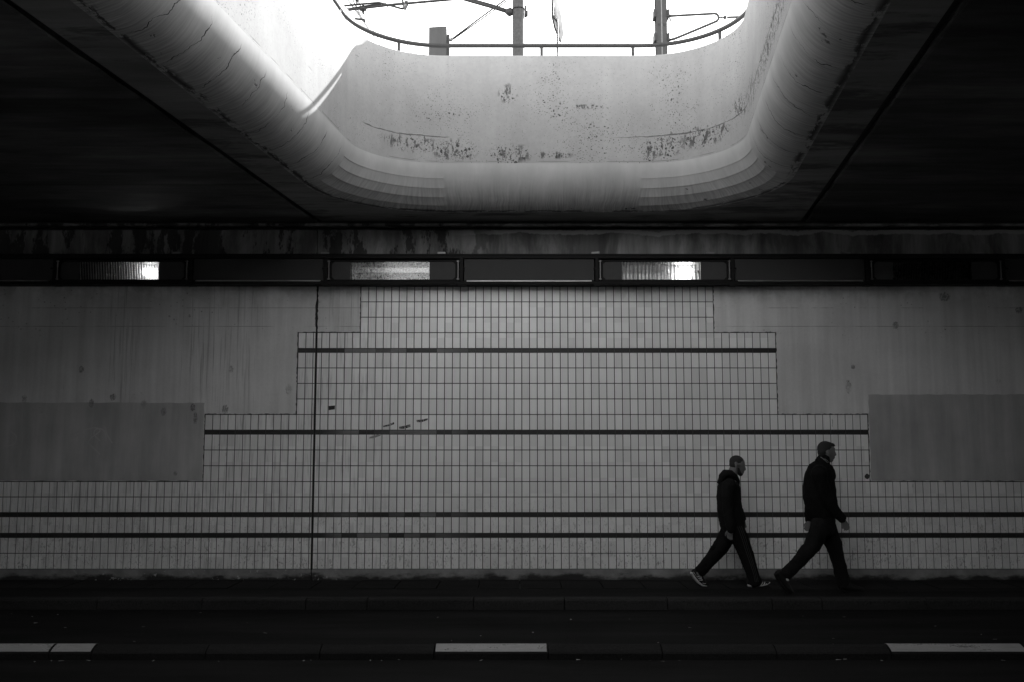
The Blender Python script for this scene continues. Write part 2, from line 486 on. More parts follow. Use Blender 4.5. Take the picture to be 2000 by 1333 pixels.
bm = bmesh.new()
box(bm, -200, 200, 11.79, 12.48, -.4, PAVE_Z)
pav = tag(put('pavement', bm, MAT['path']), kind='structure')
nbox('flag_bed', -200, 200, 12.48, WALL_Y - .005, -.4, PAVE_Z - .045, MAT['grout'], pav)
fl = .516
tpl = {}
for i in range(-17, 18):
    bm = bmesh.new()
    x0 = .10 + i * fl
    dz = random.uniform(-.004, .004)
    box(bm, x0 + .006, x0 + fl - .006, 12.486, WALL_Y - .012, PAVE_Z - .043, PAVE_Z + .003 + dz, .004)
    put('paving_flag', bm, MAT['flag'], pav)
nbox('flag_run', -60, .10 - 17 * fl - .006, 12.486, WALL_Y - .012, PAVE_Z - .043, PAVE_Z, MAT['flag'], pav)
nbox('flag_run', .10 + 18 * fl + .006, 60, 12.486, WALL_Y - .012, PAVE_Z - .043, PAVE_Z, MAT['flag'], pav)

def kerb_stone(x0, x1, prof, mat, parent, name='kerb_stone', paint=None):
    bm = bmesh.new()
    n_ = len(prof)
    a = [bm.verts.new((x0 + .005, y, z)) for y, z in prof]
    b = [bm.verts.new((x1 - .005, y, z)) for y, z in prof]
    bm.faces.new(a); bm.faces.new(list(reversed(b)))
    for i in range(n_):
        f = bm.faces.new((a[i], b[i], b[(i + 1) % n_], a[(i + 1) % n_]))
        f.smooth = False
    bmesh.ops.recalc_face_normals(bm, faces=bm.faces[:])
    return put(name, bm, mat, parent)

FK = [(11.67, -.3), (11.642, -.3), (11.645, .0), (11.653, .095), (11.665, .112), (11.68, .120), (11.79, .124), (11.79, -.3)]
ks = [-8.3, -7.1, -5.95, -4.75, -3.55, -2.36, -1.66, -.44, .60, 1.78, 2.98, 3.55, 4.75, 5.97, 7.2, 8.4]
for a_, b_ in zip(ks, ks[1:]):
    kerb_stone(a_, b_, [(y, z + random.uniform(-.002, .002)) for y, z in FK], MAT['kerb'], pav)
kerb_stone(-60, ks[0], FK, MAT['kerb'], pav, 'kerb_run'); kerb_stone(ks[-1], 60, FK, MAT['kerb'], pav, 'kerb_run')

# low separator kerb in the middle of the road, every fourth stone painted white on top
NK = [(y_ + .29, z_) for y_, z_ in [(8.62, -.2), (8.62, .052), (8.632, .066), (8.66, .083), (8.70, .098), (8.735, .108), (8.76, .110), (8.80, .100), (8.83, .07), (8.835, -.2)]]
sep = tag(empty('traffic_separator', (0, 9.01, 0), 'low rounded kerb of long stones dividing the two dark carriageways, every fourth stone white', 'kerb'))
def sep_stone(x0, x1, painted):
    k = kerb_stone(x0, x1, [(y, z + (random.uniform(-.002, .002) if z > 0 else 0)) for y, z in NK], MAT['kerb_near'], sep)
    if painted:
        bm = bmesh.new()
        pr = [(y, z + .003) for y, z in NK[2:8]]
        a = [bm.verts.new((x0 + .012, y, z)) for y, z in pr]; b = [bm.verts.new((x1 - .012, y, z)) for y, z in pr]
        for i in range(len(pr) - 1): bm.faces.new((a[i], b[i], b[i + 1], a[i + 1]))
        bmesh.ops.recalc_face_normals(bm, faces=bm.faces[:])
        bmesh.ops.solidify(bm, geom=bm.faces[:], thickness=.002)
        put('white_paint', bm, MAT['paint'], k)
for i in range(-8, 9):
    x0 = -.68 + .995 * i
    if i == -4:
        sep_stone(x0, -4.034, True); sep_stone(-4.034, x0 + .995, True)
    else:
        x1 = x0 + .995
        if i == 4: x1 = 4.50            # this painted stone is a longer one
        if i == 5: x0 = 4.50
        sep_stone(x0, x1, i % 4 == 0)
kerb_stone(-40, -.68 - 8 * .995, NK, MAT['kerb_near'], sep, 'kerb_run'); kerb_stone(-.68 + 9 * .995, 40, NK, MAT['kerb_near'], sep, 'kerb_run')

# added unseen pale paving that bounces light from the well onto lips and wall
bm = bmesh.new(); box(bm, -7.0, 4.6, -13.6, 6.2, -.4, PAVE_Z, .01)
tag(put('added_bounce_paving', bm, MAT['bounce_paving']), kind='structure')
for nm, x0, x1 in (('near_road_left', -200, -7.0), ('near_road_right', 4.6, 200)):
    bm = bmesh.new(); box(bm, x0, x1, -13.6, 6.2, -.4, ROAD_Z)
    tag(put(nm, bm, MAT['road']), kind='structure')

# scraps lying in the gutters
bm = bmesh.new()
for i in range(70):
    near = i % 2 == 0
    x = random.uniform(-6.5, 6.5); y = random.gauss(8.86, .03) if near else random.uniform(9.3, 11.5)
    s = random.uniform(.008, .022); a = random.uniform(0, 3.1)
    q = []
    for dx, dy in ((-1, -.4), (1, -.4), (1, .4), (-1, .4)):
        q.append(bm.verts.new((x + s * (dx * math.cos(a) - dy * math.sin(a)), y + s * (dx * math.sin(a) + dy * math.cos(a)), .006 + random.uniform(0, .006))))
    bm.faces.new(q)
tag(put('gutter_litter', bm, m_simple('litter_paper', .30, .8, var=.3)), 'tiny pale scraps scattered in the gutters of the dark road', 'litter', kind='stuff')

# upper ground behind both abutments, at rail level
for nm, y0, y1 in (('embankment_far', 14.6, 600), ('embankment_near', -600, -14.4)):
    bm = bmesh.new(); box(bm, -600, 600, y0, y1, 5.2, 6.1)
    tag(put(nm, bm, MAT['terrain']), kind='structure')

# ------------------------------------------------------------------ abutment wall with its tiles
wall = empty('tiled_wall', (0, WALL_Y, 0), 'long underpass wall with pale tiles stepped up in a pyramid between grey plaster fields', 'wall')
nbox('backing', -45, 45, WALL_Y + .012, 14.2, -.4, 4.44, MAT['grout'], wall)
nbox('bearing_wall', -45, 45, 13.75, 14.6, 4.44, 6.1, MAT['rough_wall'], wall)
JX0, JX1 = -2.638, -2.622      # the movement joint
nbox('abutment_strip', -45, JX0, WALL_Y - .03, 13.74, 4.445, 4.79, MAT['abut'], wall, .01)
nbox('abutment_strip', JX1 - .01, 45, WALL_Y - .03, 13.74, 4.445, 4.79, MAT['abut'], wall, .01)

ROWS = [(4.085, 4.012), (4.012, 3.803), (3.803, 3.594), (3.594, 3.385), (3.385, 3.171), (3.1155, 2.908), (2.908, 2.7005), (2.7005, 2.493),
        (2.493, 2.285), (2.285, 2.0775), (2.0225, 1.8145), (1.8145, 1.6065), (1.6065, 1.3985), (1.3985, 1.196), (1.196, .9935),
        (.937, .7245), (.668, .4645), (.4645, .261)]
STRIPES = [(3.171, 3.1155), (2.0775, 2.0225), (.9935, .937), (.7245, .668)]
def extent(z):
    if z > 3.385: return -2.04, 2.716
    if z > 2.285: return -2.877, 3.544
    if z > 1.3985: return -4.091, 4.742
    return -11.6, 11.6
edges_r = [-2.04 - .1034 * k for k in range(5, 0, -1)] + [-2.04 + .1034 * k for k in range(0, 55)]
edges_r += [edges_r[-1] + .0998 * k for k in range(1, 81)]
edges_r = [JX1 + .002] + edges_r
edges_l = [JX0 - .002, -2.670] + [-2.670 - .1015 * k for k in range(1, 89)]
cols = [(a, b) for a, b in zip(edges_r, edges_r[1:])] + [(b, a) for a, b in zip(edges_l, edges_l[1:])]
def tile_bm(bm, x0, x1, z0, z1, g=.0054, yf=WALL_Y, tilt=0.0):
    x0 += g; x1 -= g; z0 += g; z1 -= g
    c = .0015
    yb = WALL_Y + .013
    A = [bm.verts.new(p) for p in ((x0, yb, z0), (x1, yb, z0), (x1, yb, z1), (x0, yb, z1))]
    B = [bm.verts.new(p) for p in ((x0, yf + c, z0), (x1, yf + c, z0), (x1, yf + c, z1), (x0, yf + c, z1))]
    C = [bm.verts.new(p) for p in ((x0 + c, yf - tilt, z0 + c), (x1 - c, yf + tilt, z0 + c), (x1 - c, yf + tilt, z1 - c), (x0 + c, yf - tilt, z1 - c))]
    bm.faces.new(C)
    for P, Q in ((A, B), (B, C)):
        for i in range(4): bm.faces.new((P[i], P[(i + 1) % 4], Q[(i + 1) % 4], Q[i]))
tiles = []
for zt, zb in ROWS:
    lo, hi = extent((zt + zb) / 2)
    for x0, x1 in cols:
        if x0 > lo - .02 and x1 < hi + .02: tiles.append((x0, x1, zb, zt))
tiles.sort(key=lambda t: ((t[0] + t[1]) / 2 - .3) ** 2 + ((t[2] + t[3]) / 2 - 2.75) ** 2 + (10 if t[3] - t[2] < .1 or t[1] - t[0] < .08 else 0))
rest = bmesh.new()
for i, (x0, x1, z0, z1) in enumerate(tiles):
    yf = WALL_Y + random.uniform(-.0012, .0012); ti = random.uniform(-.0006, .0006)
    if i < 300:
        bm = bmesh.new(); tile_bm(bm, x0, x1, z0, z1, yf=yf, tilt=ti)
        bmesh.ops.recalc_face_normals(bm, faces=bm.faces[:])
        put('wall_tile', bm, MAT['tile'], wall)
    else:
        tile_bm(rest, x0, x1, z0, z1, yf=yf, tilt=ti)
bmesh.ops.recalc_face_normals(rest, faces=rest.faces[:])
tag(put('wall_tiling', rest, MAT['tile'], wall), kind='stuff')
far_stripes = bmesh.new()
for zt, zb in STRIPES:
    lo, hi = extent((zt + zb) / 2)
    # stripe tiles are two columns long
    er = [JX1 + .002, -2.5570] + [e for i, e in enumerate(edges_r[2:]) if i % 2 == 1]
    el = [JX0 - .002, -2.670] + [e for i, e in enumerate(edges_l[2:]) if i % 2 == 1]
    sp = [(a, b) for a, b in zip(er, er[1:])] + [(b, a) for a, b in zip(el, el[1:])]
    for x0, x1 in sp:
        x0 = max(x0, lo); x1 = min(x1, hi)
        if x1 - x0 < .03: continue
        bm = bmesh.new() if abs(x0) < 7.2 else far_stripes
        tile_bm(bm, x0, x1, zb, zt, g=.0022)
        if bm is not far_stripes:
            bmesh.ops.recalc_face_normals(bm, faces=bm.faces[:])
            put('stripe_tile', bm, MAT['tile_dark'], wall)
bmesh.ops.recalc_face_normals(far_stripes, faces=far_stripes.faces[:])
tag(put('stripe_tiling', far_stripes, MAT['tile_dark'], wall), kind='stuff')

def rough_edge(pts, amp=.006, step=.025):
    out = []
    for (x0, z0), (x1, z1) in zip(pts, pts[1:] + pts[:1]):
        L = math.hypot(x1 - x0, z1 - z0)
        k = max(1, min(int(L / step), 110))
        for i in range(k):
            t = i / k
            j = amp if 0 < i else 0
            out.append((x0 + (x1 - x0) * t + random.uniform(-j, j), z0 + (z1 - z0) * t + random.uniform(-j, j)))
    return out
def plaster(poly, name='plaster_field'):
    bm = bmesh.new(); prism_xz(bm, rough_edge(poly), WALL_Y - .004, WALL_Y + .013)
    return put(name, bm, MAT['plaster'], wall)
g = .009
plaster([(-11.6, 4.09), (JX0 - .008, 4.09), (JX0 + .002, 3.86), (JX0 - .017, 3.72), (JX0 - .012, 3.55), (JX0 - .002, 3.385 + g), (-2.877 - g, 3.385 + g),
         (-2.877 - g, 2.285 + g), (-4.091 - g, 2.285 + g), (-4.091 - g, 1.3985 + g), (-11.6, 1.3985 + g)])
plaster([(JX1 + .006, 4.09), (-2.04 - g, 4.09), (-2.04 - g, 3.385 + g), (JX1 + .008, 3.385 + g)])
plaster([(2.716 + g, 4.09), (11.6, 4.09), (11.6, 1.3985 + g), (4.742 + g, 1.3985 + g), (4.742 + g, 2.285 + g), (3.544 + g, 2.285 + g), (3.544 + g, 3.385 + g), (2.716 + g, 3.385 + g)])
for s in (-1, 1):
    nbox('plain_concrete', min(s * 11.6, s * 45), max(s * 11.6, s * 45), WALL_Y - .004, WALL_Y + .011, .26, 4.09, MAT['rough_wall'], wall)
for pp_ in ([(-11.5, 1.412), (-4.104, 1.412), (-4.104, 2.440), (-11.5, 2.452)], [(4.758, 1.412), (11.5, 1.412), (11.5, 2.562), (4.758, 2.550)]):
    bm = bmesh.new(); prism_xz(bm, rough_edge(pp_, .005, .05), WALL_Y - .0075, WALL_Y - .0045)
    put('overpainted_patch', bm, MAT['overpaint'], wall)
nbox('movement_joint', JX0 - .001, JX1 + .001, WALL_Y + .004, WALL_Y + .013, .12, 4.44, MAT['sealant'], wall)
bm = bmesh.new()       # plinth in two lengths with an uneven top arris
for x0, x1 in ((-45, JX0), (JX1, 45)):
    box(bm, x0, x1, WALL_Y - .025, WALL_Y + .011, -.1, .259, .006)
put('plinth', bm, MAT['plinth'], wall)

# ghosts of painted-over graffiti on the left patch
def stroke(name, pts, w, mat, y, parent):
    bm = bmesh.new()
    pts = [Vector((x, 0, z)) for x, z in pts]
    a, b = [], []
    for i, p in enumerate(pts):
        t = (pts[min(i + 1, len(pts) - 1)] - pts[max(i - 1, 0)]).normalized()
        nrm = Vector((-t.z, 0, t.x)) * w / 2
        a.append(bm.verts.new((p.x + nrm.x, y, p.z + nrm.z))); b.append(bm.verts.new((p.x - nrm.x, y, p.z - nrm.z)))
    for i in range(len(pts) - 1): bm.faces.new((a[i], a[i + 1], b[i + 1], b[i]))
    return put(name, bm, mat, parent)
def curve_px(pp, Yp, nseg=6):
    P = [at(u, v, Yp) for u, v in pp]
    out = []
    for i in range(len(P) - 1):
        p0, p1, p2, p3 = P[max(i - 1, 0)], P[i], P[i + 1], P[min(i + 2, len(P) - 1)]
        for k in range(nseg):
            t = k / nseg
            q = .5 * ((2 * p1) + (p2 - p0) * t + (2 * p0 - 5 * p1 + 4 * p2 - p3) * t * t + (3 * p1 - p0 - 3 * p2 + p3) * t ** 3)
            out.append((q.x, q.z))
    out.append((P[-1].x, P[-1].z))
    return out
for k, s_ in enumerate([[(138, 850), (160, 842), (185, 836), (196, 842), (178, 856), (172, 866)], [(196, 862), (184, 848), (190, 838), (204, 842), (208, 862)],
           [(206, 834), (210, 850), (220, 866)], [(140, 862), (150, 852), (168, 848)], [(172, 866), (182, 874), (196, 888)], [(165, 872), (155, 886)],
           [(20, 842), (32, 852), (28, 868), (10, 872)]]):
    stroke('faded_graffiti', curve_px(s_, WALL_Y), .016, MAT['ghost'], WALL_Y - .0082 - .0002 * k, wall)

# ------------------------------------------------------------------ bridge deck with the light well
deck = empty('bridge_deck', (0.6, 12.6, SOF), 'dark concrete bridge deck overhead with a big rounded light well cut through it', 'bridge')
RC = 1.05                                        # corner radius of the well
cs = 1 / math.hypot(1, SKEW)
xl = lambda y: -3.334 + SKEW * y                 # left and right faces
xr = lambda y: 1.236 + SKEW * y
def well_sections():
    """centre-line sections of the well: name, list of (x, y, outward normal)"""
    C = [Vector((xl(FAR_Y), FAR_Y)), Vector((xr(FAR_Y), FAR_Y)), Vector((xr(NEAR_Y), NEAR_Y)), Vector((xl(NEAR_Y), NEAR_Y))]
    arcs = []
    for i, c in enumerate(C):
        d0 = (c - C[i - 1]).normalized(); d1 = (C[(i + 1) % 4] - c).normalized()
        turn = math.acos(max(-1, min(1, d0.dot(d1))))
        tl = RC * math.tan(turn / 2)
        p0 = c - d0 * tl
        n0 = Vector((-d0.y, d0.x))               # clockwise walk: outside is on the left
        cen = p0 - n0 * RC
        pts = []
        for k in range(49):
            a = -turn * k / 48
            nn = Vector((n0.x * math.cos(a) - n0.y * math.sin(a), n0.x * math.sin(a) + n0.y * math.cos(a)))
            pts.append((cen + nn * RC, nn))
        arcs.append(pts)
    secs = []
    for i in range(4):
        secs.append(('corner', arcs[i]))
        a, b = arcs[i][-1], arcs[(i + 1) % 4][0]
        k = 24 if i in (1, 3) else 10
        secs.append((('far', 'right', 'near', 'left')[i], [(a[0].lerp(b[0], j / k), a[1]) for j in range(k + 1)]))
    return secs
SECS = well_sections()
ring = []
for nm, pts in SECS: ring += pts[:-1]
def ring_at(d): return [p + nn * d for p, nn in ring]

# vertical face of the well + coping + outside of the upstand, one cast piece
bm = bmesh.new()
lev = [(0, SOF + LIP), (0, 5.9), (0, RIM - .012), (.012, RIM), (.25, RIM), (.25, 6.0)]
rows = [[bm.verts.new((p.x, p.y, z)) for p in ring_at(d)] for d, z in lev]
N = len(ring)
for k, (A, B) in enumerate(zip(rows, rows[1:])):
    for i in range(N):
        f = bm.faces.new((A[i], A[(i + 1) % N], B[(i + 1) % N], B[i]))
        f.smooth = k != 3
bmesh.ops.recalc_face_normals(bm, faces=bm.faces[:])
bm.faces.ensure_lookup_table()
if bm.faces[0].normal.dot(Vector((ring[0][1].x, ring[0][1].y, 0))) > 0: bmesh.ops.reverse_faces(bm, faces=bm.faces[:])
put('well_face', bm, MAT['well'], deck)

def lip_mesh(pts, prof, mat, name, u0, flat):
    bm = bmesh.new()
    uvl = bm.loops.layers.uv.new('UVMap')
    us = [u0]
    for (a, _), (b, _) in zip(pts, pts[1:]): us.append(us[-1] + (b - a).length)
    grid = [[bm.verts.new((p.x + nn.x * d, p.y + nn.y * d, z)) for p, nn in pts] for d, z, v in prof]
    for r_ in range(len(prof) - 1):
        for i in range(len(pts) - 1):
            q = (grid[r_][i], grid[r_][i + 1], grid[r_ + 1][i + 1], grid[r_ + 1][i])
            f = bm.faces.new(q)
            f.smooth = True
            for lp, (ui, vv) in zip(f.loops, ((us[i], prof[r_][2]), (us[i + 1], prof[r_][2]), (us[i + 1], prof[r_ + 1][2]), (us[i], prof[r_ + 1][2]))):
                lp[uvl].uv = (ui, vv)
    bm.normal_update()
    f = bm.faces[:][0]
    if f.normal.z > 0 or (abs(f.normal.z) < .05 and f.normal.dot(Vector((pts[0][1].x, pts[0][1].y, 0))) > 0):
        bmesh.ops.reverse_faces(bm, faces=bm.faces[:])
    return put(name, bm, mat, deck), us[-1]
def prof_pt(t, rr=LIP):            # t 0 (face) .. 1 (soffit)
    a = t * math.pi / 2
    return LIP - rr * math.cos(a), SOF + LIP - rr * math.sin(a)
u = 0.0
for nm, pts in SECS:
    if nm == 'corner':
        lips = [0, .24, .40, .56, .74, .93, 1.0]
        NB = len(lips) - 1
        for k in range(NB):        # the formwork of the corners was made of flat bands, each lapping a little over the next
            t0, t1 = lips[k], lips[k + 1]
            d0, z0 = prof_pt(t0, LIP - (.0015 if k else 0)); d1, z1 = prof_pt(t1, LIP + (.0025 if k < NB - 1 else 0))
            ledge = [prof_pt(t1 + .002, LIP - .0025) + (t1,)] if k < NB - 1 else []
            if k == 0:
                pr = [prof_pt(t1 * j / 6) + (t1 * j / 6,) for j in range(6)] + [(d1, z1, t1)]
            else:
                pr = [(d0, z0, t0), (d1, z1, t1)]
            lip_mesh(pts, pr, MAT['lip_far'], 'formwork_band', u, True)
            if ledge: lip_mesh(pts, [(d1, z1, t1)] + ledge, MAT['lip_far'], 'band_ledge', u, True)
        # closing sheet just behind the bands
        lip_mesh(pts, [prof_pt(t / 12, LIP - .016) + (t / 12,) for t in range(13)], MAT['lip_far'], 'band_backing', u, False)
        u += sum((b[0] - a[0]).length for a, b in zip(pts, pts[1:]))
    else:
        _, u = lip_mesh(pts, [prof_pt(t / 18) + (t / 18,) for t in range(19)], MAT['lip_cracked' if nm in ('left', 'right') else 'lip_far'], 'rounded_lip', u, False)

# undersides: centre bay with the well, bays left and right of it beyond open joints
def soffit(name, outer, hole, z, mat, up=False):
    bm = bmesh.new()
    vo = [bm.verts.new((x, y, z)) for x, y in outer]
    es = [bm.edges.new((vo[i], vo[(i + 1) % len(vo)])) for i in range(len(vo))]
    if hole:
        vh = [bm.verts.new((p.x, p.y, z)) for p in hole]
        es += [bm.edges.new((vh[i], vh[(i + 1) % len(vh)])) for i in range(len(vh))]
    bmesh.ops.triangle_fill(bm, use_beauty=True, edges=es)
    bm.normal_update()
    fl_ = [f for f in bm.faces if (f.normal.z < 0) == up]
    bmesh.ops.reverse_faces(bm, faces=fl_)
    return put(name, bm, mat, deck)
jl = lambda y: -2.54 + SKEW * (y - 13.08)
jr = lambda y: 3.86 + SKEW * (y - 13.08)
Y0, Y1 = -13.6, 13.05
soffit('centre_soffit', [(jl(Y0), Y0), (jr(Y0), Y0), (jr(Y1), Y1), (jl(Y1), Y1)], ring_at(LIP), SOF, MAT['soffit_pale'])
GAP = .085
def slab(name, poly, z0, z1, mat):
    bm = bmesh.new()
    a = [bm.verts.new((x, y, z0)) for x, y in poly]; b = [bm.verts.new((x, y, z1)) for x, y in poly]
    bm.faces.new(a); bm.faces.new(b)
    for i in range(len(poly)): bm.faces.new((a[i], a[(i + 1) % len(poly)], b[(i + 1) % len(poly)], b[i]))
    bmesh.ops.recalc_face_normals(bm, faces=bm.faces[:])
    return put(name, bm, mat, deck)
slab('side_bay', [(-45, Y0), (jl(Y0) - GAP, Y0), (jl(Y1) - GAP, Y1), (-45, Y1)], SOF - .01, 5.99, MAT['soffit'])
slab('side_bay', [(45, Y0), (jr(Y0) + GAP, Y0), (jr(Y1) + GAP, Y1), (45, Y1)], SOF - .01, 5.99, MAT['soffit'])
# sealing strip up inside each joint, with its rough mortar edge
for jf, s in ((jl, -1), (jr, 1)):
    a, b = (jf(Y0) + s * .001, jf(Y0) + s * (GAP - .001)), (jf(Y1) + s * .001, jf(Y1) + s * (GAP - .001))
    slab('joint_filler', [(a[0], Y0), (a[1], Y0), (b[1], Y1), (b[0], Y1)], SOF + .05, SOF + .12, MAT['sealant'])
    bm = bmesh.new(); pv = None
    for k in range(90):
        y = Y0 + (Y1 - Y0) * k / 89
        xo = jf(y) + s * GAP; w = random.uniform(.008, .03)
        cur = [bm.verts.new((xo + s * .012, y, SOF - .012)), bm.verts.new((xo - s * w, y, SOF - .004 + random.uniform(0, .01))), bm.verts.new((xo - s * .004, y, SOF + .03))]
        if pv:
            for i in range(2): bm.faces.new((pv[i], cur[i], cur[i + 1], pv[i + 1]))
        pv = cur
    put('mortar_edge', bm, MAT['soffit'], deck)
# side walls of the centre bay above the soffit (inside the joints), far end and deck top
slab('edge_beam', [(jl(Y0) + .0, Y0), (jl(Y0) + .12, Y0), (jl(Y1) + .12, Y1), (jl(Y1), Y1)], SOF + .002, 5.99, MAT['soffit'])
slab('edge_beam', [(jr(Y0) - .12, Y0), (jr(Y0), Y0), (jr(Y1), Y1), (jr(Y1) - .12, Y1)], SOF + .002, 5.99, MAT['soffit'])
slab('end_beam', [(jl(Y1) + .125, Y1 - .1), (jr(Y1) - .125, Y1 - .1), (jr(Y1) - .125, Y1 - .002), (jl(Y1) + .125, Y1 - .002)], SOF + .002, 5.99, MAT['soffit'])
nbox('end_trim', -45, 45, Y1 + .002, Y1 + .09, SOF - .055, SOF - .02, MAT['abut'], deck, .008)
soffit('deck_top', [(-45, -14.4), (45, -14.4), (45, 14.6), (-45, 14.6)], ring_at(.25), 6.12, MAT['deck_top'], True)

# the wall behind the camera, which closes the underpass
bk = empty('near_abutment_wall', (0, -13.8, 0), 'plain concrete wall on the near side of the underpass behind the viewer', 'wall')
nbox('wall_body', -45, 45, -14.4, -13.6, -.4, 6.1, MAT['sooty'], bk)

# ------------------------------------------------------------------ handrail round the well
rail = empty('guard_rail', (.3, FAR_Y + .1, RIM), 'dark tubular guard rail on short posts round the rim of the light well', 'railing')
RH = .165
rp = ring_at(.10)
bm = bmesh.new()
nn_ = len(rp)
loopv = []
for i in range(nn_):
    p, q = rp[i - 1], rp[(i + 1) % nn_]
    t = Vector((q.x - p.x, q.y - p.y, 0)).normalized(); s = Vector((t.y, -t.x, 0))
    c = Vector((rp[i].x, rp[i].y, RIM + RH))
    loopv.append([bm.verts.new(c + (s * math.cos(k * math.pi / 4) + Vector((0, 0, 1)) * math.sin(k * math.pi / 4)) * .028) for k in range(8)])
for i in range(nn_):
    A, B = loopv[i], loopv[(i + 1) % nn_]
    for k in range(8):
        bm.faces.new((A[k], A[(k + 1) % 8], B[(k + 1) % 8], B[k])).smooth = True
bmesh.ops.recalc_face_normals(bm, faces=bm.faces[:])
put('top_rail', bm, MAT['rail_steel'], rail)
# posts every 1.155 m along the ring, starting from the one just right of the middle
cum = [0.0]
for i in range(nn_): cum.append(cum[-1] + (rp[(i + 1) % nn_] - rp[i]).length)
i0 = min(range(nn_), key=lambda i: (rp[i] - Vector((.375, FAR_Y + .1))).length)
seg = None
def along(s):
    s %= cum[-1]
    for i in range(nn_):
        if cum[i] <= s <= cum[i + 1]:
            return rp[i].lerp(rp[(i + 1) % nn_], (s - cum[i]) / (cum[i + 1] - cum[i]))
# exact start: project onto the far straight
best = min((abs((along(k * .005) - Vector((.375, FAR_Y + .1))).length), k * .005) for k in range(int(cum[-1] / .005)))[1]
npost = int(cum[-1] / 1.155)
for k in range(npost):
    p = along(best + k * 1.155)
    bm = bmesh.new(); box(bm, p.x - .019, p.x + .019, p.y - .014, p.y + .014, RIM - .002, RIM + RH - .012)
    put('post', bm, MAT['rail_steel'], rail)

# ------------------------------------------------------------------ lamp row
row = empty('lamp_rack', (0, 13.15, 4.05), 'dark steel rack along the wall head that carries the lamps and cover plates', 'rack')
YF = 13.06                                    # front of the rack
def zpx(v, Y): return at(1000, v, Y).z
def xpx(u, v, Y): return at(u, v, Y).x
Z_TOP, Z_HI, Z_LO, Z_BOT = zpx(496, YF), zpx(507, YF), zpx(548, YF), zpx(554.5, YF)
nbox('upper_rail', -40, 40, YF, 13.275, Z_TOP - .028, Z_TOP, MAT['dark_steel'], row, .004)
nbox('upper_flange', -40, 40, YF - .004, YF + .006, Z_TOP - .062, Z_TOP - .029, MAT['dark_steel'], row)
nbox('lower_rail', -40, 40, YF + .01, 13.285, Z_BOT - .002, Z_BOT + .018, MAT['dark_steel'], row, .003)
nbox('lower_flange', -40, 40, YF - .002, YF + .009, Z_BOT - .006, Z_BOT + .034, MAT['dark_steel'], row, .002)
nbox('back_plate', -40, 40, 13.262, 13.274, Z_BOT + .03, Z_TOP - .04, MAT['dark_steel'], row)
BAY = 1.803
XB = [xpx(u, 528, YF) for u in (107,)]
bx = [XB[0] + BAY * k for k in range(-2, 10)]
for x in bx:
    bm = bmesh.new()
    box(bm, x - .022, x + .022, YF - .012, 13.26, Z_BOT + .036, Z_TOP - .063)
    box(bm, x - .05, x + .05, YF - .016, YF - .004, Z_BOT + .19, Z_BOT + .215)
    box(bm, x - .045, x + .06, YF - .02, YF + .12, Z_BOT - .022, Z_BOT - .008)
    put('bracket', bm, MAT['dark_steel'], row)
for uu, rz in ((113, 0), (344, 0), (634, 0), (862, 0), (1163, .09), (1388, 0), (1654, -.05), (1915, 0)):
    x = xpx(uu, 494, YF)
    bm = bmesh.new()
    a = math.tan(rz) * .052
    for dz in (.004, .017):
        vv = [(x - .052, dz - a * .3), (x + .052, dz + a * 1.2), (x + .052, dz + .009 + a * 1.2), (x - .052, dz + .009 - a * .3)]
        prism_xz(bm, [(xx, Z_TOP + zz) for xx, zz in vv], YF + .005, YF + .06)
    put('clip', bm, MAT['clip'], row)

panel_labels = ['grey cover plate at the left frame edge, left of the leftmost lamp', 'grey cover plate between the leftmost lamp and the lamp left of centre',
                'grey cover plate with pale lower lip between the two middle lamps', 'dark cover plate right of the lamp with the glaring right end',
                'nearly black cover plate at the right frame edge']
pi_ = 0
LAMP_X = []
for k in range(len(bx) - 1):
    x0, x1 = bx[k] + .022, bx[k + 1] - .022
    uu = 107 + 262.6 * (k - 2)
    if uu > 2000 or uu + 262 < 0: continue
    if (k - 2) % 2 == 1:
        t = empty('cover_plate', ((x0 + x1) / 2, YF, Z_LO - .02), panel_labels[pi_], 'panel', 'cover plates between the lamps'); pi_ += 1
        bm = bmesh.new(); box(bm, x0 + .014, x1 - .014, YF + .022, YF + .030, Z_BOT + .044, Z_HI + .012, .002)
        put('plate', bm, MAT['panel'], t)
        # folded lower lip that catches the light of the well
        bm = bmesh.new(); prism = [(YF + .021, Z_BOT + .052), (YF - .010, Z_BOT + .036), (YF - .010, Z_BOT + .031), (YF + .021, Z_BOT + .044)]
        a = [bm.verts.new((x0 + .05, y, z)) for y, z in prism]; b = [bm.verts.new((x1 - .05, y, z)) for y, z in prism]
        bm.faces.new(a); bm.faces.new(b)
        for i in range(4): bm.faces.new((a[i], a[(i + 1) % 4], b[(i + 1) % 4], b[i]))
        bmesh.ops.recalc_face_normals(bm, faces=bm.faces[:])
        put('folded_lip', bm, MAT['panel_lip'], t)
    else:
        LAMP_X.append((x0, x1))

n = NT('lamp_glass')
g1 = n.nd('ShaderNodeBsdfTransparent'); g1.inputs[0].default_value = (.86, .86, .86, 1)
g2 = n.nd('ShaderNodeBsdfGlossy'); g2.inputs['Roughness'].default_value = .12; g2.inputs['Color'].default_value = (.9, .9, .9, 1)
fr = n.nd('ShaderNodeFresnel'); fr.inputs[0].default_value = 1.45
ms = n.nd('ShaderNodeMixShader')
n.t.links.new(fr.outputs[0], ms.inputs[0]); n.t.links.new(g1.outputs[0], ms.inputs[1]); n.t.links.new(g2.outputs[0], ms.inputs[2])
n.t.links.new(ms.outputs[0], n.out.inputs[0])
MAT['glass'] = n.m
n = NT('lamp_reflector')
MAT['reflector'] = n.done(n.lin(n.noise(40, detail=4), .3, .7, .55, .85), .42, 1.0)
n = NT('prismatic_sheet')
MAT['prism'] = n.done(n.mul(.92, n.lin(n.noise(30, detail=4), .35, .65, .7, 1.05)), n.lin(n.noise(30, detail=3), .3, .7, .2, .38), 1.0)
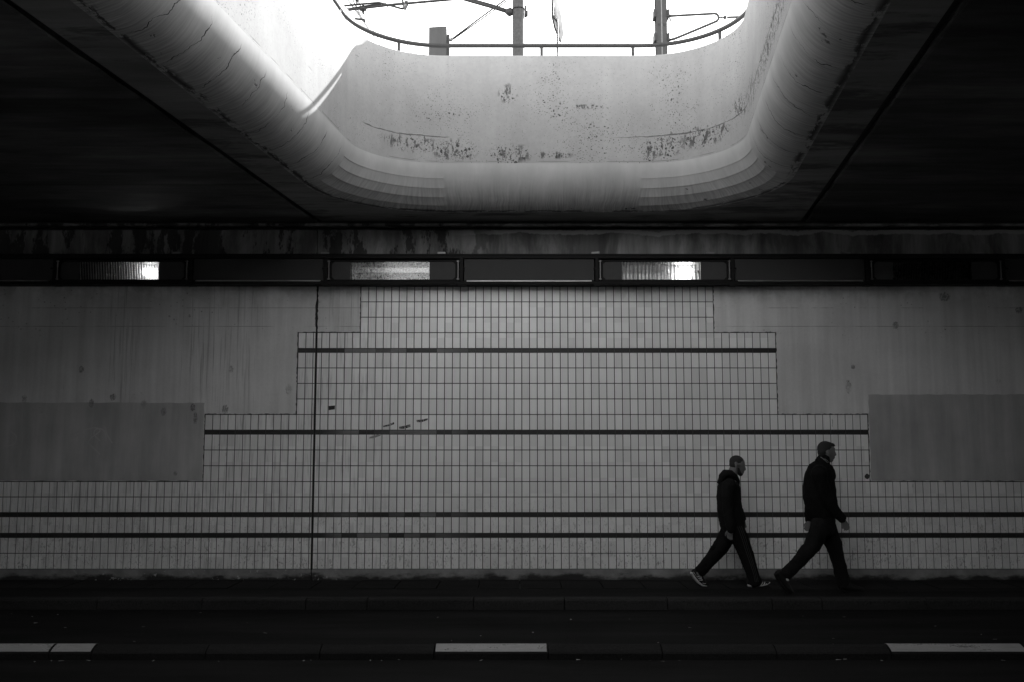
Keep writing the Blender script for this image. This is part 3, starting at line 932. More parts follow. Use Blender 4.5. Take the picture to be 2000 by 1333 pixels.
n = NT('lamp_tube')
em = n.nd('ShaderNodeEmission'); em.inputs[1].default_value = 4.5
n.t.links.new(em.outputs[0], n.out.inputs[0])
MAT['tube'] = n.m
n = NT('opal_rib')
d1 = n.nd('ShaderNodeBsdfDiffuse'); d1.inputs[0].default_value = (.8, .8, .8, 1)
d2 = n.nd('ShaderNodeBsdfTranslucent'); d2.inputs[0].default_value = (.8, .8, .8, 1)
ms = n.nd('ShaderNodeMixShader'); ms.inputs[0].default_value = .6
n.t.links.new(d1.outputs[0], ms.inputs[1]); n.t.links.new(d2.outputs[0], ms.inputs[2]); n.t.links.new(ms.outputs[0], n.out.inputs[0])
MAT['opal'] = n.m

lamp_labels = ['tunnel lamp above the left plaster field, glowing ribs brightest at its right end', 'tunnel lamp left of centre with one even pale streak across its glass',
               'tunnel lamp right of centre with a glaring white spot at its right end', 'unlit dark tunnel lamp near the right frame edge']
for li, (x0, x1) in enumerate(LAMP_X):
    t = empty('tunnel_lamp', ((x0 + x1) / 2, YF, Z_LO), lamp_labels[li], 'lamp', 'tunnel lamps along the wall head')
    zb, zt = Z_BOT + .052, Z_HI - .028
    W = x1 - x0
    gx0, gx1 = x0 + .31, x1 - .40          # glazed middle
    yb = 13.20
    # housing: top, bottom, ends, back
    bm = bmesh.new()
    box(bm, x0 + .03, x1 - .03, YF + .012, yb + .02, zt + .006, zt + .022)
    box(bm, x0 + .03, x1 - .03, YF + .012, yb + .02, zb - .022, zb - .006)
    box(bm, x0 + .03, x1 - .03, yb + .002, yb + .018, zb - .004, zt + .004)
    for xx in (x0 + .03, x1 - .045): box(bm, xx, xx + .015, YF + .014, yb, zb - .004, zt + .004)
    put('housing', bm, MAT['dark_steel'], t)
    # front frame with clipped corners
    bm = bmesh.new()
    box(bm, x0 + .034, x1 - .034, YF - .006, YF + .011, zt - .004, zt + .018, .003)
    box(bm, x0 + .034, x1 - .034, YF - .006, YF + .011, zb - .018, zb + .004, .003)
    for xx, s in ((x0 + .034, 1), (x1 - .034, -1)):
        a_, b_ = sorted((xx, xx + s * .024))
        box(bm, a_, b_, YF - .006, YF + .011, zb + .0045, zt - .0045)
        for zc_, sz in ((zb + .0045, 1), (zt - .0045, -1)):
            prism_xz(bm, [(xx + s * .0245, zc_), (xx + s * .062, zc_), (xx + s * .0245, zc_ + sz * .034)], YF - .005, YF + .010)
    put('front_frame', bm, MAT['dark_steel'], t)
    for xx in (x0 + .014, x1 - .028):        # end latches
        bm = bmesh.new(); box(bm, xx, xx + .014, YF - .022, YF - .008, zb - .004, zt + .012, .003)
        box(bm, xx - .012, xx + .024, YF - .026, YF - .010, zb + .002, zb + .014); box(bm, xx - .012, xx + .024, YF - .026, YF - .010, zt - .006, zt + .006)
        put('latch', bm, MAT['galv'], t)
    nbox('end_plate', x0 + .0585, gx0, YF + .004, YF + .010, zb + .0045, zt - .0045, MAT['lamp_plate'], t)
    nbox('end_plate', gx1, x1 - .0585, YF + .004, YF + .010, zb + .0045, zt - .0045, MAT['lamp_plate'], t)
    lit = li in (0, 2)
    lens = nbox('glass', gx0 + .001, gx1 - .001, YF + .002, YF + .006, zb + .0045, zt - .0045, MAT['glass'], t)
    # moulded ribs of the glass
    bm = bmesh.new()
    nr = 30 if li in (0, 3) else 24
    lean = -.010 if li == 0 else (.008 if li == 3 else 0)
    for k in range(nr + 1):
        xx = gx0 + .006 + (gx1 - gx0 - .012) * k / nr
        w = .0045
        prism_xz(bm, [(xx - w - lean, zb + .006), (xx + w - lean, zb + .006), (xx + w + lean, zt - .006), (xx - w + lean, zt - .006)], YF + .0065, YF + .0105)
    put('rib', bm, MAT['glass'] if li == 1 else (MAT['galv'] if li == 3 else MAT['opal']), lens)
    # reflector trough: upper half tilted up to the sky, lower half down to the road
    bm = bmesh.new()
    zm = zb + (zt - zb) * .44
    rows_ = [(yb - .004, zt), (yb - .004 - (zt - zm) * .30 * 0 - .075, zm)] if not lit else [(yb - .02, zt), (yb - .004, zm)]
    steps = 12 if not lit else 2
    cols_ = 26
    prof = []
    if lit:
        prof = [(YF + .055, zt - .002), (yb - .02, zt - .02), (yb - .006, zm), (yb - .02, zb + .02), (YF + .055, zb + .002)]
    else:
        # stepped prismatic sheet: facets turned towards the opening overhead, then plain
        zz = zt - .28 * (zt - zb)
        prof = [(YF + .06, zt - .002)]
        h = (zz - zm) / 4
        for k in range(4):
            prof += [(YF + .075, zz - h * k - .001), (YF + .075 - h * .20, zz - h * (k + 1) + .001)]
        prof += [(YF + .09, zm - .006), (YF + .10, zb + .022), (YF + .085, zb + .002)]
    nseg = 40 if lit else 34
    for (ya, za), (yb_, zb_) in zip(prof, prof[1:]):
        prev = None
        for k in range(nseg + 1):
            xx = gx0 + .002 + (gx1 - gx0 - .004) * k / nseg
            if not lit:                # saw-tooth columns, each turned a little to the right
                if k == nseg: break
                xn = gx0 + .002 + (gx1 - gx0 - .004) * (k + 1) / nseg
                j0 = random.uniform(-.0008, .0008); j1 = .0040 + random.uniform(-.0008, .0008)
                bm.faces.new([bm.verts.new(q) for q in ((xx, ya + j0, za), (xn, ya + j1, za), (xn, yb_ + j1, zb_), (xx, yb_ + j0, zb_))])
                continue
            jit = .004 * (k % 2) + random.uniform(-.001, .001)
            cur = (bm.verts.new((xx, ya + jit, za)), bm.verts.new((xx, yb_ + jit, zb_)))
            if prev: bm.faces.new((prev[0], cur[0], cur[1], prev[1]))
            prev = cur
    put('reflector', bm, MAT['galv' if li == 0 else 'reflector' if lit else 'prism'], t)
    for xx in (gx0 - .004, gx1 + .004): nbox('baffle', xx - .002, xx + .002, YF + .0125, yb - .001, zb - .003, zt + .003, MAT['dark_steel'], t)
    if lit:
        xe = gx1 - (.16 if li == 0 else .20)
        ntube('discharge_tube', [(xe - .07, YF + .075, (zb + zt) / 2), (xe + .10, YF + .075, (zb + zt) / 2)], .040, MAT['tube'], t, 12)
        ntube('lamp_holder', [(xe + .101, YF + .075, (zb + zt) / 2), (gx1 - .008, YF + .075, (zb + zt) / 2)], .018, MAT['galv'], t, 10)

# ------------------------------------------------------------------ small stickers on the tiles
def sticker_mat(name, seed, thr, base):
    n = NT(name)
    a = n.noise(70, vec=n.vmul(n.pos, (1, 1, 1)), detail=4, rough=.7)
    v = n.ss(n.add(a, seed), thr, thr + .06)
    return n.done(n.mix(v, .015, base), .6)
def sticker(pp, label, mat, dy=.0016):
    q = [at(u, v, WALL_Y) for u, v in pp]
    bm = bmesh.new()
    prism_xz(bm, [(p.x, p.z) for p in q], WALL_Y - .0018 - dy, WALL_Y - .0018)
    return tag(put('sticker', bm, mat), label, 'sticker', 'stickers on the tiles')
sm1 = sticker_mat('dark_sticker', 0, .56, .10); sm2 = sticker_mat('torn_sticker', 0, .50, .40); sm3 = m_simple('sticker_residue', .30, .7, var=.2, scale=40)
sticker([(642, 801.5), (654, 800), (654.5, 792.5), (642, 793.5)], 'small dark rectangular sticker on a tile right of the vertical wall joint', sm1)
sticker([(748.5, 835), (758, 833), (770, 829), (769.5, 825), (757, 830), (748, 832)], 'torn slanting paper strip, leftmost of three in a row on the tiles', sm2)
sticker([(779.5, 838), (790, 838), (802, 834), (801, 829), (790, 832), (779, 834)], 'torn slanting paper strip, darkest and middle of three on the tiles', sm2)
sticker([(814, 825), (824, 825), (836, 820.5), (835.5, 817.5), (824, 820), (813.5, 821)], 'torn slanting paper strip, rightmost of three on the tiles', sm2)
sticker([(721, 857), (731, 856), (744, 851), (743, 848), (731, 851), (722, 854)], 'pale sticker residue under the second dark stripe on the tiles', sm3)
pc = at(1693.5, 931, WALL_Y)
bm = bmesh.new(); prism_xz(bm, [(pc.x + .033 * math.cos(k * .524) * random.uniform(.85, 1.1), pc.z + .036 * math.sin(k * .524) * random.uniform(.85, 1.1)) for k in range(12)], WALL_Y - .0034, WALL_Y - .0018)
tag(put('paint_blot', bm, m_simple('blot_paint', .05, .6)), 'round dark paint blot on the tiles at the edge of the right plaster', 'blot')

# ------------------------------------------------------------------ railway masts and wires seen through the well
GZ = 6.1
def mast_x(u, Y): return at(u, 60, Y).x
YM = 24.0
m1 = empty('overhead_line_mast', (mast_x(1012, YM), YM, GZ), 'speckled grey round mast standing in the middle of the bright opening', 'mast')
bm = bmesh.new(); x = mast_x(1012.5, YM)
tube(bm, [(x, YM, GZ), (x, YM, 13.6)], [.158, .15], 14)
put('shaft', bm, MAT['pole'], m1)
zb_ = at(0, 20, YM).z
ntube('band', [(x, YM, zb_), (x, YM, zb_ + .02)], .160, MAT['dark_steel'], m1, 14)
zc1 = at(0, 22, YM).z
bm = bmesh.new(); box(bm, x + .155, x + .20, YM - .1, YM + .1, zc1 - .13, zc1 + .10); box(bm, x + .20, x + .24, YM - .08, YM + .08, zc1 - .12, zc1 - .02)
put('clamp_plate', bm, MAT['black_gear'], m1)
def P(u, v, Y=YM): return at(u, v, Y)
arm = empty('cantilever_arm', P(998, 25), 'black tubular cantilever arms with insulators reaching left from the round mast', 'cantilever')
def ap(name, pts, r, mat='black_gear'): return ntube(name, [P(u, v) for u, v in pts], r, MAT[mat], arm, 8)
ap('stay_tube', [(998, 26), (960, 14), (903, -2.2)], .045)
ap('stay_tube', [(997, 22), (962, 10), (908, -5)], .022)
ap('bracket_tube', [(906, -2.6), (875, 0), (830, 4), (790, 7.5), (770, 9), (720, 15), (680, 20)], .034)
ap('registration_tube', [(787, 18), (765, 12), (740, 5.5), (700, 9), (672, 12)], .028)
ap('registration_tube', [(745, 8), (712, 12), (676, 18)], .018)
ap('drop_tube', [(783, -34), (786, -6), (788, 12), (789, 18)], .03)
ap('hanger_block', [(789, 18), (793, 10), (795, 4)], .06, 'galv')
ap('end_cap', [(797, 7), (791, 8)], .07)
for u_, v_ in ((709, 21), (697, 0)):
    bm = bmesh.new()
    c = P(u_, v_)
    tube(bm, [c + Vector((0, 0, .16)), c + Vector((0, 0, .08)), c + Vector((0, 0, .07)), c + Vector((0, 0, 0)), c + Vector((0, 0, -.01)), c + Vector((0, 0, -.09))], [.02, .04, .10, .085, .03, .02], 10)
    put('insulator', bm, MAT['black_gear'], arm)
ap('spacer', [(693, 37), (706, 38.5), (712, 39), (712, 43)], .03)
bm = bmesh.new(); c = P(996, 24); tube(bm, [c + Vector((-.12, 0, .02)), c + Vector((0, 0, 0)), c + Vector((.1, 0, -.02))], [.05, .12, .05], 10); put('swivel', bm, MAT['black_gear'], arm)

YH = 22.0
m2 = empty('h_section_mast', (mast_x(1291, YH), YH, GZ), 'dark steel mast of H section right of the thin sign post', 'mast')
x = mast_x(1291, YH); hw = .125
bm = bmesh.new()
box(bm, x - hw, x - hw + .113, YH - .12, YH - .10, GZ, 12.7); box(bm, x + .012, x + hw, YH - .12, YH - .10, GZ, 12.7)
put('front_flange', bm, MAT['mast_grey'], m2)
bm = bmesh.new(); box(bm, x - .0115, x + .0115, YH - .125, YH + .1, GZ, 12.7); put('web', bm, MAT['galv'], m2)
bm = bmesh.new(); box(bm, x - hw, x + hw, YH + .101, YH + .12, GZ, 12.7); put('rear_flange', bm, MAT['mast_grey'], m2)
for v_ in (31, 77):
    z = at(0, v_, YH).z
    bm = bmesh.new(); box(bm, x - hw - .055, x - hw - .002, YH - .16, YH + .13, z - .09, z + .09); put('clamp', bm, MAT['black_gear'], m2)
    bm = bmesh.new(); box(bm, x + hw + .002, x + hw + .05, YH - .16, YH + .13, z - .085, z + .085); put('clamp', bm, MAT['black_gear'], m2)
for v_, dx in ((52, -.06), (52, .06), (93, -.06), (93, .06)):
    c = at(1291, v_, YH); ntube('bolt', [(c.x + dx, YH - .135, c.z), (c.x + dx, YH - .1205, c.z)], .028, MAT['black_gear'], m2, 8)
arm2 = empty('hoop_bracket', P(1305, 31, YH), 'thin bent tube bracket with insulator reaching right from the H section mast', 'bracket')
def hp(name, pts, r, mat='mast_grey'): return ntube(name, [P(u, v, YH) for u, v in pts], r, MAT[mat], arm2, 8)
hp('hoop_tube', [(1306, 32), (1330, 30.5), (1396, 27), (1400, 28), (1403, 32), (1403.5, 37), (1401, 41), (1396, 43.5), (1340, 67), (1318, 76), (1306, 79)], .030)
hp('link', [(1404, 35), (1408, 34), (1411, 35.5), (1414, 34.5)], .022)
bm = bmesh.new(); c = P(1416, 34.5, YH); tube(bm, [c + Vector((-.03, 0, 0)), c + Vector((-.02, 0, 0)), c + Vector((.02, 0, 0)), c + Vector((.03, 0, 0))], [.02, .05, .05, .02], 8); put('insulator', bm, MAT['black_gear'], arm2)
hp('pull_rod', [(1420, 34.3), (1462, 33)], .028)
hp('clamp_wedge', [(1302, 27), (1309, 31), (1302, 37)], .03, 'black_gear')
bm = bmesh.new()
rs = random.Random(4)
for k in range(26):      # tangled end of a rope bound round the bracket
    t_ = k / 25; c = P(1308 + 5 * t_ + rs.uniform(-1.2, 1.2), 34 + 22 * t_, YH); d = P(1308 + 5 * t_ + rs.uniform(-3.5, 3.5), 34 + 22 * t_ + rs.uniform(-3, 3), YH)
    tube(bm, [c, d], .008, 4)
tube(bm, [P(1306, 18, YH), P(1309, 38, YH), P(1314, 58, YH), P(1317, 66, YH)], .010, 5)
put('rope_end', bm, MAT['black_gear'], arm2)

YS = 17.5
sg = empty('trackside_sign', (mast_x(1089, YS), YS, GZ), 'pale six sided plate turned edge on, atop a thin dark post', 'sign')
x = mast_x(1089, YS)
ntube('post', [(x, YS, GZ), (x, YS, at(0, 40, YS).z)], .017, MAT['rail_steel'], sg, 8)
# plate hung on the post, its face turned to the right and down the line
U_ = Vector((.40, .917, 0)).normalized()          # direction along the plate
def plate(poly, off, th, mat, name):
    bm = bmesh.new(); nrm = Vector((U_.y, -U_.x, 0))
    o_ = P(1080, 18, YS) + nrm * off
    a = [bm.verts.new(o_ + U_ * s_ + Vector((0, 0, z_))) for s_, z_ in poly]; b = [bm.verts.new(o_ + U_ * s_ + Vector((0, 0, z_)) - nrm * th) for s_, z_ in poly]
    bm.faces.new(a); bm.faces.new(list(reversed(b)))
    for i in range(len(poly)): bm.faces.new((a[i], a[(i + 1) % len(poly)], b[(i + 1) % len(poly)], b[i]))
    bmesh.ops.recalc_face_normals(bm, faces=bm.faces[:])
    return put(name, bm, mat, sg)
plate([(0, .35), (0, -.13), (.14, -.31), (.42, -.47), (.56, -.26), (.44, .06), (.2, .33)], 0, .035, MAT['sign_face'], 'plate')
bm = bmesh.new()
tube(bm, [P(1079.3, 8, YS), P(1079.3, 30.5, YS), P(1089, 43, YS)], .022, 8)
put('edge_frame', bm, MAT['black_gear'], sg)
for k in range(5):
    plate([(.10 + .06 * k, .10 - .07 * k), (.10 + .06 * k, -.06 - .06 * k), (.135 + .06 * k, -.08 - .06 * k), (.135 + .06 * k, .07 - .07 * k)], .003, .002, MAT['sign_print'], 'print_mark')

YA = 20.0
an = empty('anchor_post', (mast_x(855, YA), YA, GZ), 'squat grey concrete anchor post left of the round mast', 'post')
a0, a1 = at(837.5, 80, YA).x, at(872, 80, YA).x
bm = bmesh.new(); zt_ = at(855, 52.5, YA).z
prism_xz(bm, [(a0, GZ), (a1, GZ), (a1, zt_ + .012), (a0, zt_ - .012)], YA, YA + .4)
put('concrete_post', bm, MAT['post_concrete'], an)
bm = bmesh.new(); box(bm, a1 + .004, a1 + .062, YA + .05, YA + .3, GZ, at(0, 66, YA).z); put('steel_channel', bm, MAT['rail_steel'], an)
bm = bmesh.new(); box(bm, a1 - .16, a1 + .02, YA - .035, YA - .004, at(0, 89, YA).z - .03, at(0, 89, YA).z + .02); put('anchor_plate', bm, MAT['black_gear'], an)
ntube('turnbuckle', [P(879, 80, YA), P(884, 75, YA)], .035, MAT['galv'], an, 8)
def wire(pts, r, label, up=True): 
    q = [P(u, v, y) for u, v, y in pts]
    if up: q = [q[0] + (q[0] - q[1]) * 4] + q
    o = ntube('overhead_wire', q, r, MAT['wire'], None, 5)
    return tag(o, label, 'wire', 'wires over the tracks')
wire([(881, 78, YA), (940, 34, YA), (1000, -10, YA), (1012, -19, 23.9)], .017, 'upper of the paired guy wires from the anchor post up to the right', False)
wire([(883, 79, YA), (942, 37, YA), (1003, -8, YA), (1012, -15, 23.9)], .013, 'lower of the paired guy wires from the anchor post up to the right', False)
wire([(676, -6, 24), (706, 37, 30), (745, 93, 42), (760, 114, 50)], .035, 'leftmost contact wire running away behind the curved rail')
wire([(686, -6, 24), (708, 37, 30), (752, 104, 44)], .030, 'second contact wire from the left running away behind the curved rail')
wire([(697, -4, 24), (713, 30, 30), (735, 70, 40), (748, 92, 48)], .030, 'third contact wire from the left, beside the small spacer')
wire([(747, -6, 30), (790, 78, 44), (808, 112, 52)], .030, 'lone wire slanting down between the curved rail and the anchor post')
wire([(1035, -6, 30), (1044, 40, 30), (1055, 95, 30)], .011, 'faint wire just right of the round mast')
wire([(1063, -6, 34), (1075, 40, 34), (1090, 96, 34)], .011, 'faint wire crossing just left of the thin sign post')
wire([(1313, 62, 30), (1325, 106, 30)], .015, 'faint wire dropping right of the H section mast', False)
wire([(746, -6, 40), (746.5, 70, 40)], .009, 'faint vertical wire above the curved rail')

# ------------------------------------------------------------------ two men walking along the pavement
def fabric(name, c, wr=.35):
    n = NT(name)
    a = n.noise(9, detail=4, rough=.6, dist=.8); w = n.noise(240, detail=1)
    return n.done(n.mul(c, n.lin(a, .3, .7, .75, 1.3)), .95, bump=n.add(a, n.mul(w, .06)), bstr=wr, bdist=.03, spec=.12)
MAT['hoodie'] = fabric('black_sweat_cloth', .009)
MAT['jacket'] = fabric('black_jacket_cloth', .005)
MAT['trackpants'] = fabric('black_track_cloth', .007, .5)
MAT['jeans'] = fabric('dark_denim', .009, .45)
MAT['skin'] = m_simple('skin', .14, .55, var=.12, scale=20)
MAT['hair'] = m_simple('cropped_hair', .014, .8, var=.4, scale=90)
MAT['stubble'] = m_simple('shaved_hair', .022, .8, var=.3, scale=120)
MAT['beard'] = m_simple('beard', .02, .85, var=.3, scale=100)
MAT['shoe_dark'] = m_simple('black_shoe', .008, .6, var=.2, spec=.2)
MAT['shoe_pale'] = m_simple('pale_shoe_leather', .42, .6, var=.12)
MAT['stripe'] = m_simple('pale_stripe', .55, .6, var=.1)
MAT['pant_stripe'] = m_simple('grey_piping', .035, .7, var=.1)
MAT['collar_trim'] = m_simple('grey_trim', .20, .8, var=.1)

def loft(bm, pts, seg=16):
    """closed tapered limb: (x, y, z, half width in the walking plane, half depth along y)"""
    P_ = [Vector(p[:3]) for p in pts]
    rings = []
    def ring_(c, T, ra, rb):
        B = Vector((0, 1, 0)); B = (B - T * B.dot(T)).normalized(); N_ = T.cross(B).normalized()
        return [bm.verts.new(c + N_ * (ra * math.cos(k * 2 * math.pi / seg)) + B * (rb * math.sin(k * 2 * math.pi / seg))) for k in range(seg)]
    n_ = len(P_)
    Ts = [(P_[min(i + 1, n_ - 1)] - P_[max(i - 1, 0)]).normalized() for i in range(n_)]
    def cap(i, sgn):
        ra, rb = pts[i][3], pts[i][4]; r = min(ra, rb) * .75
        return [ring_(P_[i] + Ts[i] * sgn * r * h, Ts[i], ra * f, rb * f) for h, f in ((.95, .28), (.78, .62), (.45, .88))], P_[i] + Ts[i] * sgn * r
    c0, p0 = cap(0, -1); c1, p1 = cap(n_ - 1, 1)
    rings = c0 + [ring_(P_[i], Ts[i], pts[i][3], pts[i][4]) for i in range(n_)] + list(reversed(c1))
    for A, B in zip(rings, rings[1:]):
        for k in range(seg): bm.faces.new((A[k], A[(k + 1) % seg], B[(k + 1) % seg], B[k]))
    a = bm.verts.new(p0); b = bm.verts.new(p1)
    for k in range(seg):
        bm.faces.new((a, rings[0][(k + 1) % seg], rings[0][k])); bm.faces.new((b, rings[-1][k], rings[-1][(k + 1) % seg]))

def ball(bm, c, rx, ry, rz, tilt=0.0):
    M_ = Matrix.Translation(c) @ Matrix.Rotation(tilt, 4, 'Y') @ Matrix.Diagonal((rx, ry, rz, 1))
    bmesh.ops.create_uvsphere(bm, u_segments=18, v_segments=12, radius=1.0, matrix=M_)

CREASE = bpy.data.textures.new('cloth_creases', 'CLOUDS')
CREASE.noise_scale = .11
CREASE.noise_depth = 2
def skin(name, bm, vox, mat, parent, it=4, crease=0.0):
    """fuse overlapping closed pieces into one continuous surface"""
    bmesh.ops.recalc_face_normals(bm, faces=bm.faces[:])
    o = put(name + '_raw', bm, mat)
    r_ = o.modifiers.new('r', 'REMESH'); r_.mode = 'VOXEL'; r_.voxel_size = vox; r_.use_smooth_shade = True
    s_ = o.modifiers.new('s', 'SMOOTH'); s_.iterations = it; s_.factor = .5
    if crease:
        d_ = o.modifiers.new('d', 'DISPLACE'); d_.texture = CREASE; d_.texture_coords = 'GLOBAL'; d_.strength = crease; d_.mid_level = .5
    dg = bpy.context.evaluated_depsgraph_get()
    me = bpy.data.meshes.new_from_object(o.evaluated_get(dg))
    raw = o.data
    bpy.data.objects.remove(o); bpy.data.meshes.remove(raw)
    me.name = name
    me.materials.clear(); me.materials.append(mat)
    q = put(name, me, None, parent)
    return smooth(q)

class Man:
    def __init__(s, Yc, root): s.Y = Yc; s.k = mpp(Yc); s.root = root
    def p(s, u, v, dy=0): return at(u, v, s.Y + dy)
    def L(s, bm, pts, dy=0, seg=16):
        """pts: (u, v, half width px, half depth m [, own dy])"""
        out = []
        for q in pts:
            d = q[4] if len(q) > 4 else dy
            c = s.p(q[0], q[1], d)
            out.append((c.x, c.y, c.z, q[2] * s.k, q[3] if q[3] else q[2] * s.k))
        loft(bm, out, seg)
    def B(s, bm, u, v, ru, ry, rv, dy=0, tilt=0): ball(bm, s.p(u, v, dy), ru * s.k, ry, rv * s.k, tilt)

def hand(m, bm, u, v, dirs, dy, curl, side):
    """palm and five fingers hanging from a wrist at (u, v); dirs = (du, dv) unit towards the knuckles"""
    du, dv = dirs
    pu, pv = -dv, du
    m.L(bm, [(u, v, 4.2, .018), (u + du * 6, v + dv * 6, 5.8, .017), (u + du * 12.5, v + dv * 12.5, 6.2, .015)], dy, 12)
    for k, (off, ln) in enumerate(((-4.6, 10), (-1.6, 11.5), (1.5, 11), (4.5, 8.5))):
        bu, bv = u + du * 12 + pu * off, v + dv * 12 + pv * off
        c1 = curl * (1 + .12 * k)
        m1 = (bu + du * ln * .45 + pu * c1 * 2, bv + dv * ln * .45 + pv * c1 * 2)
        m2 = (m1[0] + du * ln * .3 + pu * c1 * 4.2, m1[1] + dv * ln * .3 + pv * c1 * 4.2)
        m.L(bm, [(bu, bv, 1.45, 0, dy), (m1[0], m1[1], 1.35, 0, dy - .004 * side), (m2[0], m2[1], 1.15, 0, dy - .012 * side)], dy, 8)
    m.L(bm, [(u + du * 4 + pu * 4.5, v + dv * 4 + pv * 4.5, 1.9, 0, dy), (u + du * 9 + pu * 8.0, v + dv * 9 + pv * 8.0, 1.6, 0, dy - .008), (u + du * 14 + pu * 8.2, v + dv * 14 + pv * 8.2, 1.3, 0, dy - .012)], dy, 8)

def bvh_of(o):
    me = o.data
    return BVHTree.FromPolygons([v.co.copy() for v in me.vertices], [tuple(p.vertices) for p in me.polygons])
def ribbon(name, m, pts, w_px, host, mat, parent, lift=.0025):
    """a strip laid on the camera-side surface of host, following pixel points"""
    tr = bvh_of(host)
    dense = []
    for (u0, v0), (u1, v1) in zip(pts, pts[1:]):
        k = max(2, int(math.hypot(u1 - u0, v1 - v0) / 2))
        dense += [(u0 + (u1 - u0) * i / k, v0 + (v1 - v0) * i / k) for i in range(k)]
    dense.append(pts[-1])
    bm = bmesh.new(); prev = None
    for i, (u_, v_) in enumerate(dense):
        a_, b_ = dense[max(i - 1, 0)], dense[min(i + 1, len(dense) - 1)]
        tx, ty = b_[0] - a_[0], b_[1] - a_[1]; l_ = math.hypot(tx, ty) or 1
        cur = []
        for s_ in (-1, 1):
            q = m.p(u_ - ty / l_ * w_px / 2 * s_, v_ + tx / l_ * w_px / 2 * s_)
            o_ = Vector((q.x, m.Y - .6, q.z))
            hit = tr.ray_cast(o_, Vector((0, 1, 0)))
            cur.append(hit[0] - Vector((0, lift, 0)) if hit[0] is not None else None)
        if None in cur: prev = None; continue
        cur = [bm.verts.new(c) for c in cur]
        if prev: bm.faces.new((prev[0], prev[1], cur[1], cur[0]))
        prev = cur
    return put(name, bm, mat, parent)

# --- the man behind: hooded sweatshirt, track trousers with piping, striped trainers, head bowed
rA = empty('person', (at(1430, 1140, 12.65).x, 12.65, PAVE_Z), 'person in dark hooded top and striped track trousers walking with bowed head', 'person', 'people walking along the wall')
A = Man(12.65, rA)
bm = bmesh.new()
A.B(bm, 1440, 904.5, 14.6, .078, 13.2, 0, .25)                    # skull
A.L(bm, [(1443, 907, 11.5, .066), (1445.5, 916, 9.8, .058), (1446, 923, 7.2, .045), (1446.5, 926.5, 5, .034)])    # face to chin
A.L(bm, [(1451, 904, 2.6, .045), (1453.3, 908.5, 2.2, .03)])        # brow
A.L(bm, [(1453, 910, 1.6, .012), (1454.6, 914.5, 1.9, .014), (1455, 918, 2.0, .016)])   # nose
A.L(bm, [(1451, 921.2, 2.2, .024), (1451, 923.8, 2.0, .022)])     # lips
for sy in (-1, 1): A.L(bm, [(1436.5, 903.5, 2.4, .008), (1438, 908, 3.0, .010), (1438.5, 913.5, 1.9, .008)], sy * .080, 10)
A.L(bm, [(1435, 913, 9.0, .060), (1431, 924, 9.2, .062), (1427, 940, 11, .07)])   # neck
A.L(bm, [(1424, 945, 16, .15), (1424, 975, 17, .15), (1428, 1005, 17, .14), (1430, 1030, 17, .14)])   # trunk
A.L(bm, [(1426, 948, 7, .05), (1423, 994, 6, .045), (1426, 1034, 4.4, .03)], -.20); A.L(bm, [(1428, 948, 7, .05), (1438, 990, 6, .045), (1449, 1012, 4.6, .03)], .20)
A.L(bm, [(1424, 946, 8, .06, -.2), (1424, 942, 8, .06, 0), (1426, 946, 8, .06, .2)])
A.L(bm, [(1436, 1035, 12, .08), (1458, 1084, 8.5, .055), (1474, 1134, 5.5, .04)], -.08); A.L(bm, [(1428, 1035, 12, .08), (1400, 1081, 8.5, .055), (1362, 1120, 5.5, .04)], .08)
A.L(bm, [(1474, 1134, 5.5, .04), (1480, 1140, 5, .04)], -.08); A.L(bm, [(1362, 1120, 5.5, .04), (1368, 1130, 5, .035)], .08)
hand(A, bm, 1426.5, 1034, (-.12, .99), -.205, -.25, 1)
hand(A, bm, 1449, 1012, (.15, .98), .20, -.25, -1)
skin('body', bm, .0062, MAT['skin'], rA, 2)
bm = bmesh.new()
A.B(bm, 1439.0, 902.6, 14.6, .080, 12.6, 0, .25); A.B(bm, 1434.0, 907, 9.5, .074, 10.5, 0, .1)
skin('hair', bm, .008, MAT['stubble'], rA, 3)
for sy in (-1, 1):
    for nm, uu, vv, ru, rv, mt in (('eye', 1450.6, 911, 1.5, .9, 'hair'), ('eyebrow', 1451.2, 907.4, 2.2, .8, 'hair')):
        bm = bmesh.new(); A.B(bm, uu, vv, ru, .009, rv, sy * .036); smooth(put(nm, bm, MAT[mt], rA))
bm = bmesh.new(); A.L(bm, [(1451.2, 922.4, .7, .022), (1452.6, 922.6, .6, .018)], 0, 8); put('mouth', bm, MAT['beard'], rA)
bm = bmesh.new()
A.L(bm, [(1440.5, 915, 4.2, .0635), (1442.5, 922, 5.5, .055), (1447, 927, 4.2, .038)])
skin('beard', bm, .007, MAT['beard'], rA, 2)
bm = bmesh.new()
A.L(bm, [(1428, 936, 12, .09), (1424, 946, 20, .18), (1423.5, 960, 22, .205), (1423.5, 980, 22.4, .195), (1426, 1000, 23, .185), (1429, 1016, 23.5, .185), (1430.5, 1029, 23, .18)], 0, 24)
A.L(bm, [(1424, 950, 13, .085), (1422, 970, 12, .075), (1422, 994, 10.8, .068), (1425, 1014, 9.6, .06), (1427.5, 1036, 8.2, .05)], -.205)
A.L(bm, [(1428, 950, 13, .085), (1432, 970, 12, .075), (1438, 990, 10.8, .065), (1446, 1006, 9, .055), (1449, 1014, 7.5, .05)], .20)
A.L(bm, [(1424, 949, 13, .085, -.2), (1425, 945, 13, .08, 0), (1427, 949, 13, .085, .2)])
hood = skin('hooded_top', bm, .009, MAT['hoodie'], rA, 5, .028)
bm = bmesh.new()      # bunched hood round the nape, meeting at the throat
A.L(bm, [(1407, 941, 4.5, .06), (1411, 932, 7.5, .11), (1417, 925, 8, .13), (1425, 926, 8.5, .135), (1434, 933, 7.5, .12), (1440, 941, 5, .08), (1441, 947, 3.5, .05)], 0, 20)
